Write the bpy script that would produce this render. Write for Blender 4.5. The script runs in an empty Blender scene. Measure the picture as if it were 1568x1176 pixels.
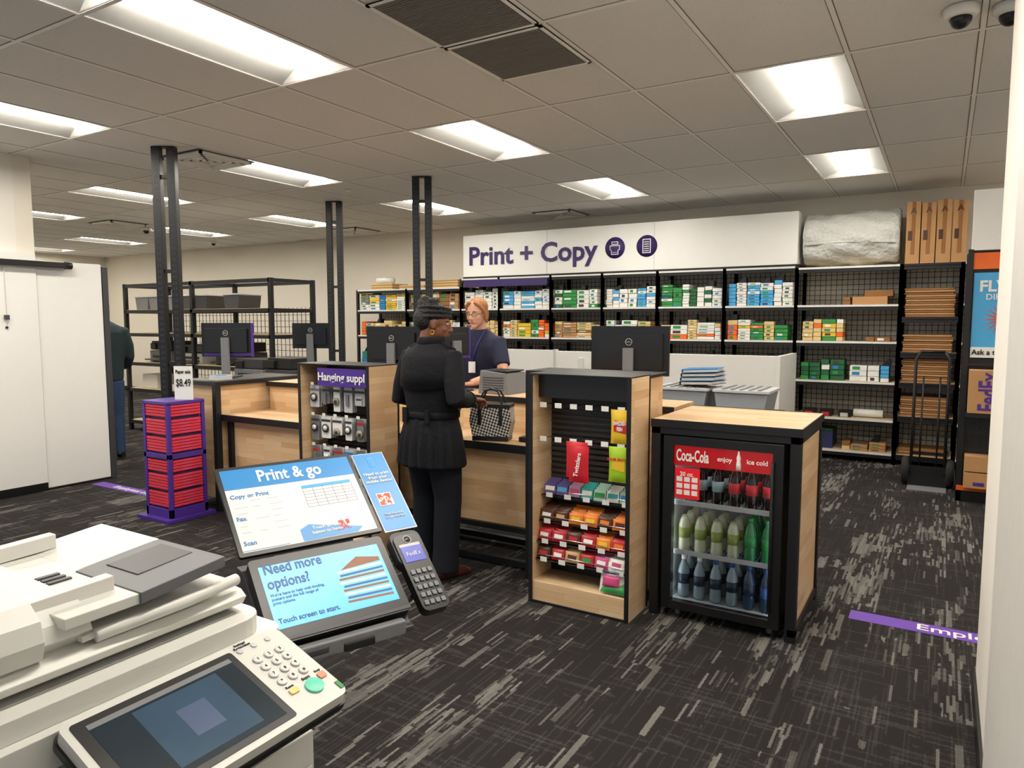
import bpy, math, random
from mathutils import Vector, Matrix, Euler
random.seed(7)
S=bpy.context.scene
COL=bpy.context.collection
def hexc(h):
    h=h.lstrip('#'); r=[int(h[i:i+2],16)/255 for i in (0,2,4)]
    return tuple((c/12.92 if c<=.04045 else ((c+.055)/1.055)**2.4) for c in r)+(1,)
MC={}
def mk(name,h,rough=.5,metal=0,var=.06,scale=14,bump=0,bscale=None,emit=0,spec=.5):
    if name in MC: return MC[name]
    m=bpy.data.materials.new(name); m.use_nodes=True; nt=m.node_tree
    b=nt.nodes['Principled BSDF']; c=hexc(h)
    tc=nt.nodes.new('ShaderNodeTexCoord'); n=nt.nodes.new('ShaderNodeTexNoise'); n.inputs['Scale'].default_value=scale
    n.inputs['Detail'].default_value=3
    nt.links.new(tc.outputs['Object'],n.inputs['Vector'])
    mx=nt.nodes.new('ShaderNodeMix'); mx.data_type='RGBA'
    mx.inputs['A'].default_value=tuple(x*(1-var) for x in c[:3])+(1,)
    mx.inputs['B'].default_value=tuple(min(1,x*(1+var)) for x in c[:3])+(1,)
    nt.links.new(n.outputs['Fac'],mx.inputs['Factor']); nt.links.new(mx.outputs['Result'],b.inputs['Base Color'])
    b.inputs['Roughness'].default_value=rough; b.inputs['Metallic'].default_value=metal
    b.inputs['Specular IOR Level'].default_value=spec
    if bump:
        n2=nt.nodes.new('ShaderNodeTexNoise'); n2.inputs['Scale'].default_value=bscale or scale*4
        nt.links.new(tc.outputs['Object'],n2.inputs['Vector'])
        bp=nt.nodes.new('ShaderNodeBump'); bp.inputs['Strength'].default_value=bump; bp.inputs['Distance'].default_value=.01
        nt.links.new(n2.outputs['Fac'],bp.inputs['Height']); nt.links.new(bp.outputs['Normal'],b.inputs['Normal'])
    if emit:
        nt.links.new(mx.outputs['Result'],b.inputs['Emission Color']); b.inputs['Emission Strength'].default_value=emit
    MC[name]=m; return m
def V(*a): return Vector(a)
def T(x,y,z): return Matrix.Translation((x,y,z))
def RX(d): return Matrix.Rotation(math.radians(d),4,'X')
def RY(d): return Matrix.Rotation(math.radians(d),4,'Y')
def RZ(d): return Matrix.Rotation(math.radians(d),4,'Z')
def FRONT(x,y,z): return T(x,y,z)@RX(90)
def RIGHT(x,y,z): return T(x,y,z)@RZ(90)@RX(90)
class MB:
    def __init__(s): s.v=[];s.f=[];s.m=[];s.sm=[]; s.mats=[]
    def mi(s,mat):
        if mat not in s.mats: s.mats.append(mat)
        return s.mats.index(mat)
    def add(s,vs,fs,mat,smooth=False,M=None):
        o=len(s.v)
        for p in vs:
            p=Vector(p)
            if M is not None: p=M@p
            s.v.append(p)
        k=s.mi(mat)
        for f in fs: s.f.append([i+o for i in f]); s.m.append(k); s.sm.append(smooth)
    def box(s,x0,x1,y0,y1,z0,z1,mat,M=None):
        vs=[(x0,y0,z0),(x1,y0,z0),(x1,y1,z0),(x0,y1,z0),(x0,y0,z1),(x1,y0,z1),(x1,y1,z1),(x0,y1,z1)]
        s.add(vs,[(0,3,2,1),(4,5,6,7),(0,1,5,4),(1,2,6,5),(2,3,7,6),(3,0,4,7)],mat,False,M)
    def quad(s,ps,mat,M=None): s.add(ps,[(0,1,2,3)],mat,False,M)
    def prism(s,poly,z0,z1,mat,M=None):
        n=len(poly); vs=[(p[0],p[1],z0) for p in poly]+[(p[0],p[1],z1) for p in poly]
        fs=[tuple(reversed(range(n))),tuple(range(n,2*n))]+[(i,(i+1)%n,n+(i+1)%n,n+i) for i in range(n)]
        s.add(vs,fs,mat,False,M)
    def rbox(s,x0,x1,y0,y1,z0,z1,r,mat,M=None,n=5):
        pts=[]
        for cx,cy,a0 in ((x1-r,y1-r,0),(x0+r,y1-r,90),(x0+r,y0+r,180),(x1-r,y0+r,270)):
            for i in range(n+1):
                a=math.radians(a0+90*i/n); pts.append((cx+r*math.cos(a),cy+r*math.sin(a)))
        s.prism(pts,z0,z1,mat,M)
    def tube(s,pts,rad,mat,n=12,ref=(0,1,0),M=None,smooth=True,closed=False):
        P=[Vector(p) for p in pts]; k=len(P); vs=[];side=None
        for i in range(k):
            if closed: t=(P[(i+1)%k]-P[i-1])
            else: t=(P[min(i+1,k-1)]-P[max(i-1,0)])
            t.normalize()
            if side is None:
                side=Vector(ref).cross(t)
                if side.length<.05: side=Vector((1,0,0)).cross(t)
            side=(side-t*side.dot(t)).normalized(); up=t.cross(side)
            r=rad[i] if isinstance(rad,(list,tuple)) else rad
            a,b=(r if isinstance(r,(list,tuple)) else (r,r))
            for j in range(n):
                an=2*math.pi*j/n; vs.append(P[i]+side*a*math.cos(an)+up*b*math.sin(an))
        fs=[]
        for i in range(k if closed else k-1):
            i2=(i+1)%k
            for j in range(n): fs.append((i*n+j,i*n+(j+1)%n,i2*n+(j+1)%n,i2*n+j))
        if not closed: fs.append(tuple(reversed(range(n)))); fs.append(tuple(range((k-1)*n,k*n)))
        s.add(vs,fs,mat,smooth,M)
    def cyl(s,p0,p1,r,mat,r1=None,n=16,M=None):
        s.tube([p0,p1],[r,r if r1 is None else r1],mat,n,M=M)
    def ell(s,c,r,mat,n=16,k=10,M=None):
        vs=[];fs=[]
        for i in range(k+1):
            th=math.pi*i/k
            for j in range(n):
                ph=2*math.pi*j/n
                vs.append((c[0]+r[0]*math.sin(th)*math.cos(ph),c[1]+r[1]*math.sin(th)*math.sin(ph),c[2]-r[2]*math.cos(th)))
        for i in range(k):
            for j in range(n): fs.append((i*n+j,i*n+(j+1)%n,(i+1)*n+(j+1)%n,(i+1)*n+j))
        s.add(vs,fs,mat,True,M)
    def lathe(s,prof,mat,n=16,M=None,smooth=True):
        vs=[];fs=[]
        for r,z in prof:
            for j in range(n):
                a=2*math.pi*j/n; vs.append((r*math.cos(a),r*math.sin(a),z))
        k=len(prof)
        for i in range(k-1):
            for j in range(n): fs.append((i*n+j,i*n+(j+1)%n,(i+1)*n+(j+1)%n,(i+1)*n+j))
        fs.append(tuple(reversed(range(n)))); fs.append(tuple(range((k-1)*n,k*n)))
        s.add(vs,fs,mat,smooth,M)
    def pillow(s,M,w,h,t,mat,n=8):
        vs=[];fs=[]
        for sg in (1,-1):
            o=len(vs)
            for i in range(n+1):
                for j in range(n+1):
                    x=-1+2*i/n;y=-1+2*j/n
                    vs.append((x*w/2*(1-.05*(1-y*y)),y*h/2,sg*t/2*((1-x*x)*(1-y**4))**.55+.0))
            for i in range(n):
                for j in range(n):
                    q=(o+i*(n+1)+j,o+(i+1)*(n+1)+j,o+(i+1)*(n+1)+j+1,o+i*(n+1)+j+1)
                    fs.append(q if sg>0 else tuple(reversed(q)))
        s.add(vs,fs,mat,True,M)
    def obj(s,name,bevel=0,parent=None,M=None,seg=2):
        me=bpy.data.meshes.new(name); me.from_pydata([tuple(p) for p in s.v],[],s.f)
        for m in s.mats: me.materials.append(m)
        me.polygons.foreach_set('material_index',s.m); me.polygons.foreach_set('use_smooth',s.sm); me.update()
        o=bpy.data.objects.new(name,me); COL.objects.link(o)
        if parent is not None: o.parent=parent
        if M is not None: o.matrix_local=M
        if bevel:
            b=o.modifiers.new('bevel','BEVEL'); b.width=bevel; b.segments=seg; b.limit_method='ANGLE'; b.angle_limit=math.radians(40)
        return o
    def fuse(s,name,mat,voxel=.012,parent=None,M=None,it=3):
        s.mats=[mat]; s.m=[0]*len(s.f)
        o=s.obj(name,0,parent,M)
        r=o.modifiers.new('remesh','REMESH'); r.mode='VOXEL'; r.voxel_size=voxel; r.use_smooth_shade=True
        q=o.modifiers.new('smooth','SMOOTH'); q.factor=.5; q.iterations=it
        return o
def txt(body,size,M,mat,parent,width=None,bold=0,align='CENTER',name='lettering',ext=.0008):
    cu=bpy.data.curves.new(name,'FONT'); cu.body=body; cu.size=size; cu.extrude=ext; cu.offset=bold
    cu.align_x=align; cu.align_y='CENTER'; cu.materials.append(mat); cu.resolution_u=3
    o=bpy.data.objects.new(name,cu); COL.objects.link(o); o.parent=parent
    if width:
        bpy.context.view_layer.update(); w=o.dimensions.x
        if w>0: M=M@Matrix.Diagonal((width/w,1,1,1))
    o.matrix_local=M
    return o
def empty(name,M):
    e=bpy.data.objects.new(name,None); COL.objects.link(e); e.matrix_world=M; e.empty_display_size=.1; return e
# ---------------- materials
black=mk('black_powdercoat','#1a1a1d',.45,.2,.1)
blackpl=mk('black_plastic','#151517',.35)
dgrey=mk('dark_grey_plastic','#3a3a3e',.45)
mgrey=mk('mid_grey_plastic','#77787c',.45)
lgrey=mk('light_grey_plastic','#c3c4c6',.45)
white=mk('white_laminate','#e9e8e4',.4,var=.02)
wpaint=mk('white_wall_paint','#e6e2da',.85,var=.03,scale=2,bump=.05,bscale=150)
wpaint2=mk('cream_wall_paint','#e2dccf',.85,var=.03,scale=2)
card=mk('cardboard','#b5895a',.8,var=.12,scale=8)
card2=mk('cardboard_dark','#8f6238',.8,var=.12,scale=8)
red=mk('red_print','#c8202c',.4)
dred=mk('deep_red','#8e1020',.4)
purple=mk('purple_print','#4b2a8c',.45)
dpurple=mk('deep_purple','#34205f',.5)
orange=mk('orange_print','#ee6a1b',.45)
blue=mk('blue_print','#1f7fc0',.45)
lblue=mk('light_blue_print','#49a6dc',.45)
paper=mk('white_paper','#e8e8e4',.6,var=.02)
green=mk('green_print','#2c8a42',.5); dgreen=mk('dark_green','#1b5c35',.5)
yellow=mk('yellow_print','#dfb92a',.5); manila=mk('manila','#d9bf85',.7)
pink=mk('pink_print','#c94c80',.45); teal=mk('teal_print','#2fa096',.45); brown=mk('brown_print','#3f2012',.45)
chrome=mk('chrome','#c8c8c8',.2,1)
rubber=mk('rubber','#1b1b1b',.8)
gold=mk('gold','#d2a24a',.25,1)
def wood():
    m=bpy.data.materials.new('butcher_block_maple'); m.use_nodes=True; nt=m.node_tree; N=nt.nodes; L=nt.links
    b=N['Principled BSDF']; g=N.new('ShaderNodeNewGeometry'); sp=N.new('ShaderNodeSeparateXYZ'); L.new(g.outputs['Position'],sp.inputs[0])
    sn=N.new('ShaderNodeSeparateXYZ'); L.new(g.outputs['Normal'],sn.inputs[0])
    ab=N.new('ShaderNodeMath');ab.operation='ABSOLUTE';L.new(sn.outputs[2],ab.inputs[0])
    gt=N.new('ShaderNodeMath');gt.operation='GREATER_THAN';L.new(ab.outputs[0],gt.inputs[0]);gt.inputs[1].default_value=.7
    xy=N.new('ShaderNodeMath');L.new(sp.outputs[0],xy.inputs[0]);L.new(sp.outputs[1],xy.inputs[1])
    mu=N.new('ShaderNodeMix');L.new(gt.outputs[0],mu.inputs[0]);L.new(xy.outputs[0],mu.inputs[2]);L.new(sp.outputs[0],mu.inputs[3])
    mv=N.new('ShaderNodeMix');L.new(gt.outputs[0],mv.inputs[0]);L.new(sp.outputs[2],mv.inputs[2]);L.new(sp.outputs[1],mv.inputs[3])
    cb=N.new('ShaderNodeCombineXYZ');L.new(mu.outputs[0],cb.inputs[0]);L.new(mv.outputs[0],cb.inputs[1])
    br=N.new('ShaderNodeTexBrick');L.new(cb.outputs[0],br.inputs['Vector']);br.inputs['Scale'].default_value=1
    br.inputs['Brick Width'].default_value=.42;br.inputs['Row Height'].default_value=.042;br.inputs['Mortar Size'].default_value=.0005
    br.inputs['Color1'].default_value=hexc('#e2c49c');br.inputs['Color2'].default_value=hexc('#cda67a');br.inputs['Mortar'].default_value=hexc('#b69268')
    mp=N.new('ShaderNodeMapping');mp.inputs['Scale'].default_value=(3,70,1);L.new(cb.outputs[0],mp.inputs[0])
    no=N.new('ShaderNodeTexNoise');no.inputs['Scale'].default_value=1.5;no.inputs['Detail'].default_value=4;L.new(mp.outputs[0],no.inputs['Vector'])
    mr=N.new('ShaderNodeMapRange');mr.inputs[3].default_value=.88;mr.inputs[4].default_value=1.08;L.new(no.outputs['Fac'],mr.inputs[0])
    vm=N.new('ShaderNodeVectorMath');vm.operation='SCALE';L.new(br.outputs['Color'],vm.inputs[0]);L.new(mr.outputs[0],vm.inputs['Scale'])
    L.new(vm.outputs[0],b.inputs['Base Color']);b.inputs['Roughness'].default_value=.42
    return m
WOOD=wood()
def carpet():
    m=bpy.data.materials.new('streaked_carpet_tile'); m.use_nodes=True; nt=m.node_tree; N=nt.nodes; L=nt.links
    b=N['Principled BSDF']; g=N.new('ShaderNodeNewGeometry'); sp=N.new('ShaderNodeSeparateXYZ'); L.new(g.outputs['Position'],sp.inputs[0])
    def mth(op,a,c=None,d=None):
        n=N.new('ShaderNodeMath'); n.operation=op
        for i,q in enumerate((a,c,d)):
            if q is None: continue
            if isinstance(q,(int,float)): n.inputs[i].default_value=q
            else: L.new(q,n.inputs[i])
        return n.outputs[0]
    def comb(a,c):
        n=N.new('ShaderNodeCombineXYZ')
        for i,q in enumerate((a,c)):
            if isinstance(q,(int,float)): n.inputs[i].default_value=q
            else: L.new(q,n.inputs[i])
        return n.outputs[0]
    def wn(v):
        n=N.new('ShaderNodeTexWhiteNoise'); n.noise_dimensions='2D'; L.new(v,n.inputs['Vector']); return n.outputs['Value']
    def noise(v,s,d=3):
        n=N.new('ShaderNodeTexNoise'); n.inputs['Scale'].default_value=s; n.inputs['Detail'].default_value=d; L.new(v,n.inputs['Vector']); return n.outputs['Fac']
    x,y=sp.outputs[0],sp.outputs[1]
    jit=noise(g.outputs['Position'],90,2)
    x=mth('ADD',x,mth('MULTIPLY',mth('SUBTRACT',jit,.5),.01)); y=mth('ADD',y,mth('MULTIPLY',mth('SUBTRACT',jit,.5),.03))
    def streaks(x,y,cw,cl,lo,hi,kmax,seed,pw,pl,kmin=.02):
        c=mth('FLOOR',mth('DIVIDE',x,cw)); r1=wn(comb(c,seed))
        row=mth('FLOOR',mth('ADD',mth('DIVIDE',y,cl),mth('MULTIPLY',r1,9.)))
        w2=wn(comb(c,mth('ADD',row,seed*3.)))
        pc=mth('FLOOR',mth('DIVIDE',x,pw)); pr=mth('FLOOR',mth('ADD',mth('DIVIDE',y,pl),wn(comb(pc,seed+5.))))
        pv=wn(comb(pc,mth('ADD',pr,.5)))
        nn=noise(comb(mth('MULTIPLY',x,2.6),mth('MULTIPLY',y,1.1)),1.6)
        k=mth('ADD',nn,mth('MULTIPLY',mth('SUBTRACT',pv,.5),.30))
        mr=N.new('ShaderNodeMapRange'); L.new(k,mr.inputs[0]); mr.inputs[1].default_value=lo; mr.inputs[2].default_value=hi; mr.inputs[3].default_value=kmin; mr.inputs[4].default_value=kmax
        on=mth('LESS_THAN',w2,mr.outputs[0])
        amp=wn(comb(mth('ADD',c,31.),row))
        return mth('MULTIPLY',on,mth('ADD',mth('MULTIPLY',amp,.75),.25))
    a=streaks(x,y,.011,.15,.52,.72,.72,3.,.25,.9,.03)
    c=streaks(y,x,.012,.2,.45,.8,.5,11.,.25,.8,.06)
    a2=streaks(x,y,.026,.24,.57,.76,.45,7.,.25,.9)
    d=streaks(x,y,.007,.25,.4,.7,.35,17.,.25,.9,.15)
    fac=mth('MINIMUM',mth('ADD',mth('MAXIMUM',a,a2),mth('ADD',mth('MULTIPLY',c,.16),mth('MULTIPLY',d,.14))),1.)
    fine=noise(g.outputs['Position'],260,2)
    fac=mth('MULTIPLY',fac,mth('ADD',mth('MULTIPLY',fine,1.0),.3))
    mx=N.new('ShaderNodeMix');mx.data_type='RGBA';L.new(fac,mx.inputs['Factor']);mx.inputs['A'].default_value=hexc('#292626');mx.inputs['B'].default_value=hexc('#7d7b76')
    L.new(mx.outputs['Result'],b.inputs['Base Color']); b.inputs['Roughness'].default_value=.95; b.inputs['Specular IOR Level'].default_value=.15
    bp=N.new('ShaderNodeBump');bp.inputs['Strength'].default_value=.35;bp.inputs['Distance'].default_value=.004;L.new(fine,bp.inputs['Height']);L.new(bp.outputs['Normal'],b.inputs['Normal'])
    return m
CARPET=carpet()
tile=mk('acoustic_tile','#e6e4e0',.95,var=.10,scale=120,bump=.25,bscale=180,spec=.1)
tbar=mk('ceiling_t_bar','#f2efe9',.5); tgap=mk('tile_reveal_shadow_gap','#77726b',.8)
reflect=mk('troffer_reflector','#a3a3a0',.5)
lens=mk('fluorescent_lens','#fff7ea',.5,emit=46,var=.0)
glassm=bpy.data.materials.new('clear_glass'); glassm.use_nodes=True
nt=glassm.node_tree; nt.nodes.remove(nt.nodes['Principled BSDF']); tr=nt.nodes.new('ShaderNodeBsdfTransparent'); gl=nt.nodes.new('ShaderNodeBsdfGlossy'); gl.inputs['Roughness'].default_value=.03
ms=nt.nodes.new('ShaderNodeMixShader'); fr=nt.nodes.new('ShaderNodeFresnel'); fr.inputs['IOR'].default_value=1.4
nt.links.new(fr.outputs[0],ms.inputs[0]);nt.links.new(tr.outputs[0],ms.inputs[1]);nt.links.new(gl.outputs[0],ms.inputs[2]);nt.links.new(ms.outputs[0],nt.nodes['Material Output'].inputs[0])
# ---------------- camera / world
cam=bpy.data.cameras.new('camera'); cam.sensor_width=36; cam.lens=36*1090/1568; cam.clip_start=.05
co=bpy.data.objects.new('camera',cam); COL.objects.link(co); co.location=(0,0,1.58); co.rotation_euler=(math.radians(85),0,math.radians(31.2)); S.camera=co
w=bpy.data.worlds.new('world'); S.world=w; w.use_nodes=True; w.node_tree.nodes['Background'].inputs[0].default_value=hexc('#dfe6ee'); w.node_tree.nodes['Background'].inputs[1].default_value=.9
S.view_settings.view_transform='Standard'
# ---------------- room shell
H=3.07
m=MB(); m.box(-17,3,-3.5,9.6,-.1,0,CARPET); m.obj('floor')
m=MB(); m.box(-17,3,9.45,9.6,0,3.2,wpaint2); m.obj('wall_back')
m=MB(); m.box(-17,-16.8,3.3,9.45,0,3.2,wpaint2); m.obj('wall_left_far')
m=MB(); m.box(-16.8,-7.2,3.25,3.4,0,3.2,wpaint2); m.obj('wall_left_return')
m=MB(); m.box(-7.35,-7.2,-3.5,3.25,0,3.2,wpaint); m.obj('wall_left')
m=MB(); m.box(.18,.36,-3.5,3.52,0,3.2,wpaint); m.obj('wall_right')
m=MB(); m.box(.36,2.8,3.37,3.52,0,3.2,wpaint); m.obj('wall_right_return')
m=MB(); m.box(2.8,2.95,3.52,9.45,0,3.2,wpaint); m.obj('wall_right_far')
m=MB(); m.box(.165,.18,-3.5,2.6,0,3.06,mk('door_casing_grey','#cdcbc6',.5)); m.obj('trim_1',.003)
m=MB(); m.box(.168,.18,2.6,3.53,0,.1,blackpl); m.box(.168,.36,3.52,3.532,0,.1,blackpl); m.obj('baseboard_right',.002)
m=MB(); m.box(-16.8,2.8,9.435,9.45,0,.1,blackpl); m.obj('baseboard_back',.002)
m=MB(); m.box(-7.2,-7.187,-3.5,2.4,0,.1,blackpl); m.obj('baseboard_left',.002)
gx0=-.53; gw=.628; gy0=2.0; gl_=1.237
lights=[(0,-1),(0,0),(0,2),(0,4),(4,-1),(4,0),(4,2),(4,4),(8,-1),(8,0),(8,2),(8,4),(12,2),(12,4),(16,2),(16,4),(20,2),(20,4),(24,4),(24,2),(-4,2),(-4,4)]  # includes unseen troffers overhead, nearest the camera, added for lighting
lset=set(lights); m=MB()
for i in range(-6,27):
    x1=gx0-gw*i; x0=x1-gw
    for j in range(-5,7):
        y0=gy0+gl_*j; y1=y0+gl_
        if (i,j) in lset: continue
        if x0>2.9 or x1<-17: continue
        m.quad([(x0,y0,H),(x0,min(y1,9.5),H),(x1,min(y1,9.5),H),(x1,y0,H)],tile)
for i in range(-6,28):
    x=gx0-gw*i
    if x<2.9: m.box(x-.012,x+.012,-3.5,9.45,H-.004,H+.012,tbar); m.box(x-.017,x+.017,-3.5,9.45,H-.0015,H+.01,tgap)
for j in range(-4,7):
    y=gy0+gl_*j; m.box(-16.9,2.85,y-.012,y+.012,H-.0045,H+.012,tbar); m.box(-16.9,2.85,y-.017,y+.017,H-.0015,H+.01,tgap)
m.box(-17,3,-3.6,9.6,3.2,3.25,tile)
m.obj('ceiling')
for i,j in lights:
    x1=gx0-gw*i-.014; x0=x1-gw+.028; y0=gy0+gl_*j+.014; y1=y0+gl_-.028; xc=(x0+x1)/2; z2=H+.07; q=.115
    m=MB(); e0=y0+.04; e1=y1-.04
    m.quad([(x0,y0,H),(x0,y1,H),(xc-q,e1,z2),(xc-q,e0,z2)],reflect); m.quad([(x1,y1,H),(x1,y0,H),(xc+q,e0,z2),(xc+q,e1,z2)],reflect)
    m.quad([(x1,y0,H),(x0,y0,H),(xc-q,e0,z2),(xc+q,e0,z2)],reflect); m.quad([(x0,y1,H),(x1,y1,H),(xc+q,e1,z2),(xc-q,e1,z2)],reflect)
    prof=[(-(q-.015),0),(-(q-.02),-.02),(-(q-.05),-.035),(0,-.04),((q-.05),-.035),((q-.02),-.02),((q-.015),0)]
    m.prism(prof,e0+.01,e1-.01,lens,M=Matrix(((1,0,0,xc),(0,0,1,0),(0,1,0,z2),(0,0,0,1))))
    m.box(x0,x1,y0,y1,z2+.002,z2+.02,reflect)
    m.obj('recessed_troffer_light')
ventm=mk('vent_grille_dark','#6a645d',.7)
for x0,y0 in ((-2.40,2.63),(-2.40,3.25)):
    m=MB(); x1=x0+.6;y1=y0+.6
    m.box(x0,x1,y0,y1,H-.01,H-.0046,ventm)
    for a in range(30): m.box(x0+.03,x1-.03,y0+.03+a*.0186,y0+.035+a*.0186,H-.014,H-.0095,mk('vent_slat','#8a837a',.7))
    for b in ((x0,x1,y0,y0+.02),(x0,x1,y1-.02,y1),(x0,x0+.02,y0,y1),(x1-.02,x1,y0,y1)): m.box(*b,H-.013,H-.0046,tbar)
    m.obj('ceiling_return_air_grille')
for x0,y0 in ((-6.16,3.98),(-8.6,8.45),(-4.9,8.6),(-11.1,6.0)):
    m=MB(); 
    m.box(x0,x0+.6,y0,y0+.6,H-.010,H-.006,dgrey)
    for k in range(5):
        a=.03+k*.055; t=.022; X0=x0+a;X1=x0+.6-a;Y0=y0+a;Y1=y0+.6-a; z=H-.032+k*.002
        for b in ((X0,X1,Y0,Y0+t),(X0,X1,Y1-t,Y1),(X0,X0+t,Y0,Y1),(X1-t,X1,Y0,Y1)): m.box(*b,z,H-.008,tbar)
    m.obj('ceiling_air_diffuser')
for x,y,s in ((0,4.12,1),(.2,4.2,1),(-10.9,6.8,1),(-11.7,8.6,.8),(-5.84,6.06,.5)):
    m=MB(); h_=H-.006; m.lathe([(.001,h_),(.075*s,h_),(.075*s,h_-.03*s),(.06*s,h_-.045*s),(.001,h_-.045*s)][::-1],white,M=T(x,y,0),n=20)
    if s>.6: m.ell((x,y,h_-.05*s),(.048*s,.048*s,.045*s),blackpl)
    m.obj('dome_security_camera' if s>.6 else 'smoke_detector')
# ---------------- left sliding panels
m=MB()
m.box(-7.19,-7.13,2.45,3.37,.0,2.2,white); m.box(-7.20,-7.15,3.38,3.97,.02,2.14,white)
m.box(-7.16,-7.125,2.45,3.37,0,.08,blackpl); m.box(-7.17,-7.145,3.38,3.97,0,.02,blackpl)
m.box(-7.12,-7.06,2.4,3.62,2.08,2.13,blackpl); m.cyl((-7.09,3.6,2.105),(-7.09,3.66,2.105),.035,blackpl)
m.box(-7.22,-7.14,3.975,4.03,0,2.12,dgrey)
m.cyl((-7.11,3.1,1.55),(-7.11,3.1,2.08),.003,lgrey); m.box(-7.12,-7.10,3.08,3.12,1.6,1.64,dgrey); m.ell((-7.12,3.1,1.53),(.012,.012,.012),blackpl)
m.obj('sliding_barn_door',.003)
# ---------------- floor decals
tp=mk('floor_tape_purple','#6b3fae',.5)
def tape(x0,x1,y0,y1,tx,s,tw):
    m=MB(); m.box(x0,x1,y0,y1,.0005,.002,tp); o=m.obj('floor_tape_sign'); txt('Employees only',s,T(tx,(y0+y1)/2,.003),paper,o,width=tw,bold=.001,align='LEFT')
tape(-.37,.95,4.08,4.21,-.06,.11,.8); tape(-7.05,-6.1,3.72,3.84,-6.75,.09,.6)
# ---------------- shelving along back wall
YF=8.85;YB=9.40
def upright(m,x,y,z1,w=.04):
    m.box(x-w/2,x+w/2,y-w/2,y+w/2,0,z1,black)
shelfb=mk('shelf_board','#cdb894',.6); strip=mk('price_strip','#dcdcd8',.5)
m=MB()
xs=[-1.49,-2.32,-3.17,-3.94,-4.72,-5.57,-6.25,-7.3,-8.35]
def bay(m,xa,xb,levels,top,wire=True,stripm=strip):
    for x in (xa,xb):
        upright(m,x,YF,top); upright(m,x,YB,top)
        for z in levels: m.box(x-.015,x+.015,YF,YB,z-.03,z-.005,black)
    for z in levels:
        m.box(xa+.02,xb-.02,YF-.01,YB,z-.03,z-.012,black)
        m.box(xa+.01,xb-.01,YF,YB,z-.012,z,shelfb); m.box(xa+.02,xb-.02,YF-.03,YF-.02,z-.022,z+.0,stripm)
        m.box(xa+.02,xb-.02,YF-.02,YF,z-.06,z-.005,black)
    if wire:
        x=xa
        while x<xb: m.box(x-.003,x+.003,YB-.004,YB,.1,top,black); x+=.06
        z=.1
        while z<top: m.box(xa,xb,YB-.004,YB,z-.003,z+.003,black); z+=.06
LV=[.12,.49,.91,1.36,1.77]
for a,b in zip(xs[1:],xs[:-1]):
    top=2.22 if a>-6.3 else 2.1
    bay(m,a,b,LV+([2.22] if a>-6.3 else [2.1]),top)
bay(m,-1.49,-.42,LV+[2.2],2.2); 
bay(m,-.42,.14,[.12,.55,.92,1.25,1.63,2.2],2.2,stripm=black); bay(m,.14,1.1,LV+[2.2],2.2)
m.obj('steel_storage_shelving')
m=MB(); m.box(-6.2,-1.49,8.83,9.42,2.245,2.85,white)
for x in (-4.78,-3.22): m.box(x-.003,x+.003,8.826,8.832,2.245,2.85,lgrey)
m.box(-6.2,-1.47,8.82,9.42,2.222,2.245,black)
hs=m.obj('overhead_header_sign',.004)
txt('Print + Copy',.37,FRONT(-5.06,8.822,2.53),dpurple,hs,width=2.08,bold=.009)
m=MB()
for x in (-3.76,-3.32):
    m.cyl((x,8.825,2.55),(x,8.829,2.55),.14,dpurple,n=32)
    if x<-3.5:
        for b in ((x-.07,x+.07,2.52,2.58),(x-.05,x+.05,2.46,2.53),(x-.045,x+.045,2.59,2.63)):
            m.box(b[0],b[1],8.818,8.824,b[2],b[3],paper); m.box(b[0]+.008,b[1]-.008,8.816,8.82,b[2]+.008,b[3]-.008,dpurple)
        m.box(x-.035,x+.035,8.814,8.82,2.485,2.49,paper)
    else:
        m.box(x-.055,x+.055,8.818,8.824,2.46,2.64,paper); m.box(x-.045,x+.045,8.816,8.82,2.47,2.63,dpurple)
        for k in range(5): m.box(x-.032,x+.032,8.812,8.818,2.485+k*.028,2.493+k*.028,paper)
m.obj('header_icons',0,hs)
m=MB(); m.box(-6.15,-4.75,8.78,8.80,2.09,2.19,dpurple); m.obj('purple_shelf_banner',.002)
# ---------------- shelf stock
st=MB(); pals={'white':[paper,paper,paper,white,white,lblue],'green':[green,dgreen,paper,paper],'mix':[manila,yellow,paper,manila,green,manila,orange,paper],'card':[card,card2,manila],'small':[paper,mgrey,paper,manila,blue,yellow,paper]}
def stack(x0,x1,z,h,pal,dep=.28,u=.05):
    x=x0
    while x<x1-.06:
        wd=random.choice([.09,.12,.15,.18,.22]); wd=min(wd,x1-x); u=random.choice([.035,.045,.05,.06])
        n=max(1,int(h*random.uniform(.78,1)/u)); c=random.choice(pals[pal])
        for k in range(n):
            j=random.uniform(-.006,.006); cc=c if random.random()<.75 else random.choice(pals[pal])
            yy=YF+.03+j
            st.box(x+.004+j*.5,x+wd-.004+j*.5,yy,yy+dep,z+k*u+.002,z+(k+1)*u-.002,cc)
            if wd>.1 and random.random()<.8: st.box(x+.03+j,x+wd*.6+j,yy-.002,yy,z+k*u+.012,z+(k+1)*u-.013,random.choice([blue,green,green,dgrey,paper]))
        if random.random()<.45:
            zt=z+n*u; st.prism([(0,0),(.09,0),(.09,.07),(.05,.07)],0,.1,blackpl,M=T(x+.01,YF+.08,zt)@RX(90)@T(0,0,-.1))
        x+=wd+random.choice([.002,.003,.006])
plan={-2.32:['small','green','mix','mix','white'],-3.17:['small','small','white','mix','green'],-3.94:['card','white','green','mix','white'],-4.72:['card','white','mix','card','green'],-5.57:['white','card','mix','mix','white'],-6.25:['card','small','mix','card','white'],-7.3:['card','small','card','mix','card'],-8.35:['card','small','small','mix','small']}
for a,b in zip(xs[1:],xs[:-1]):
    for z,pl in zip(LV,plan[a]): stack(a+.04,b-.04,z,.27 if z<1.7 else .31,pl)
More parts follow.
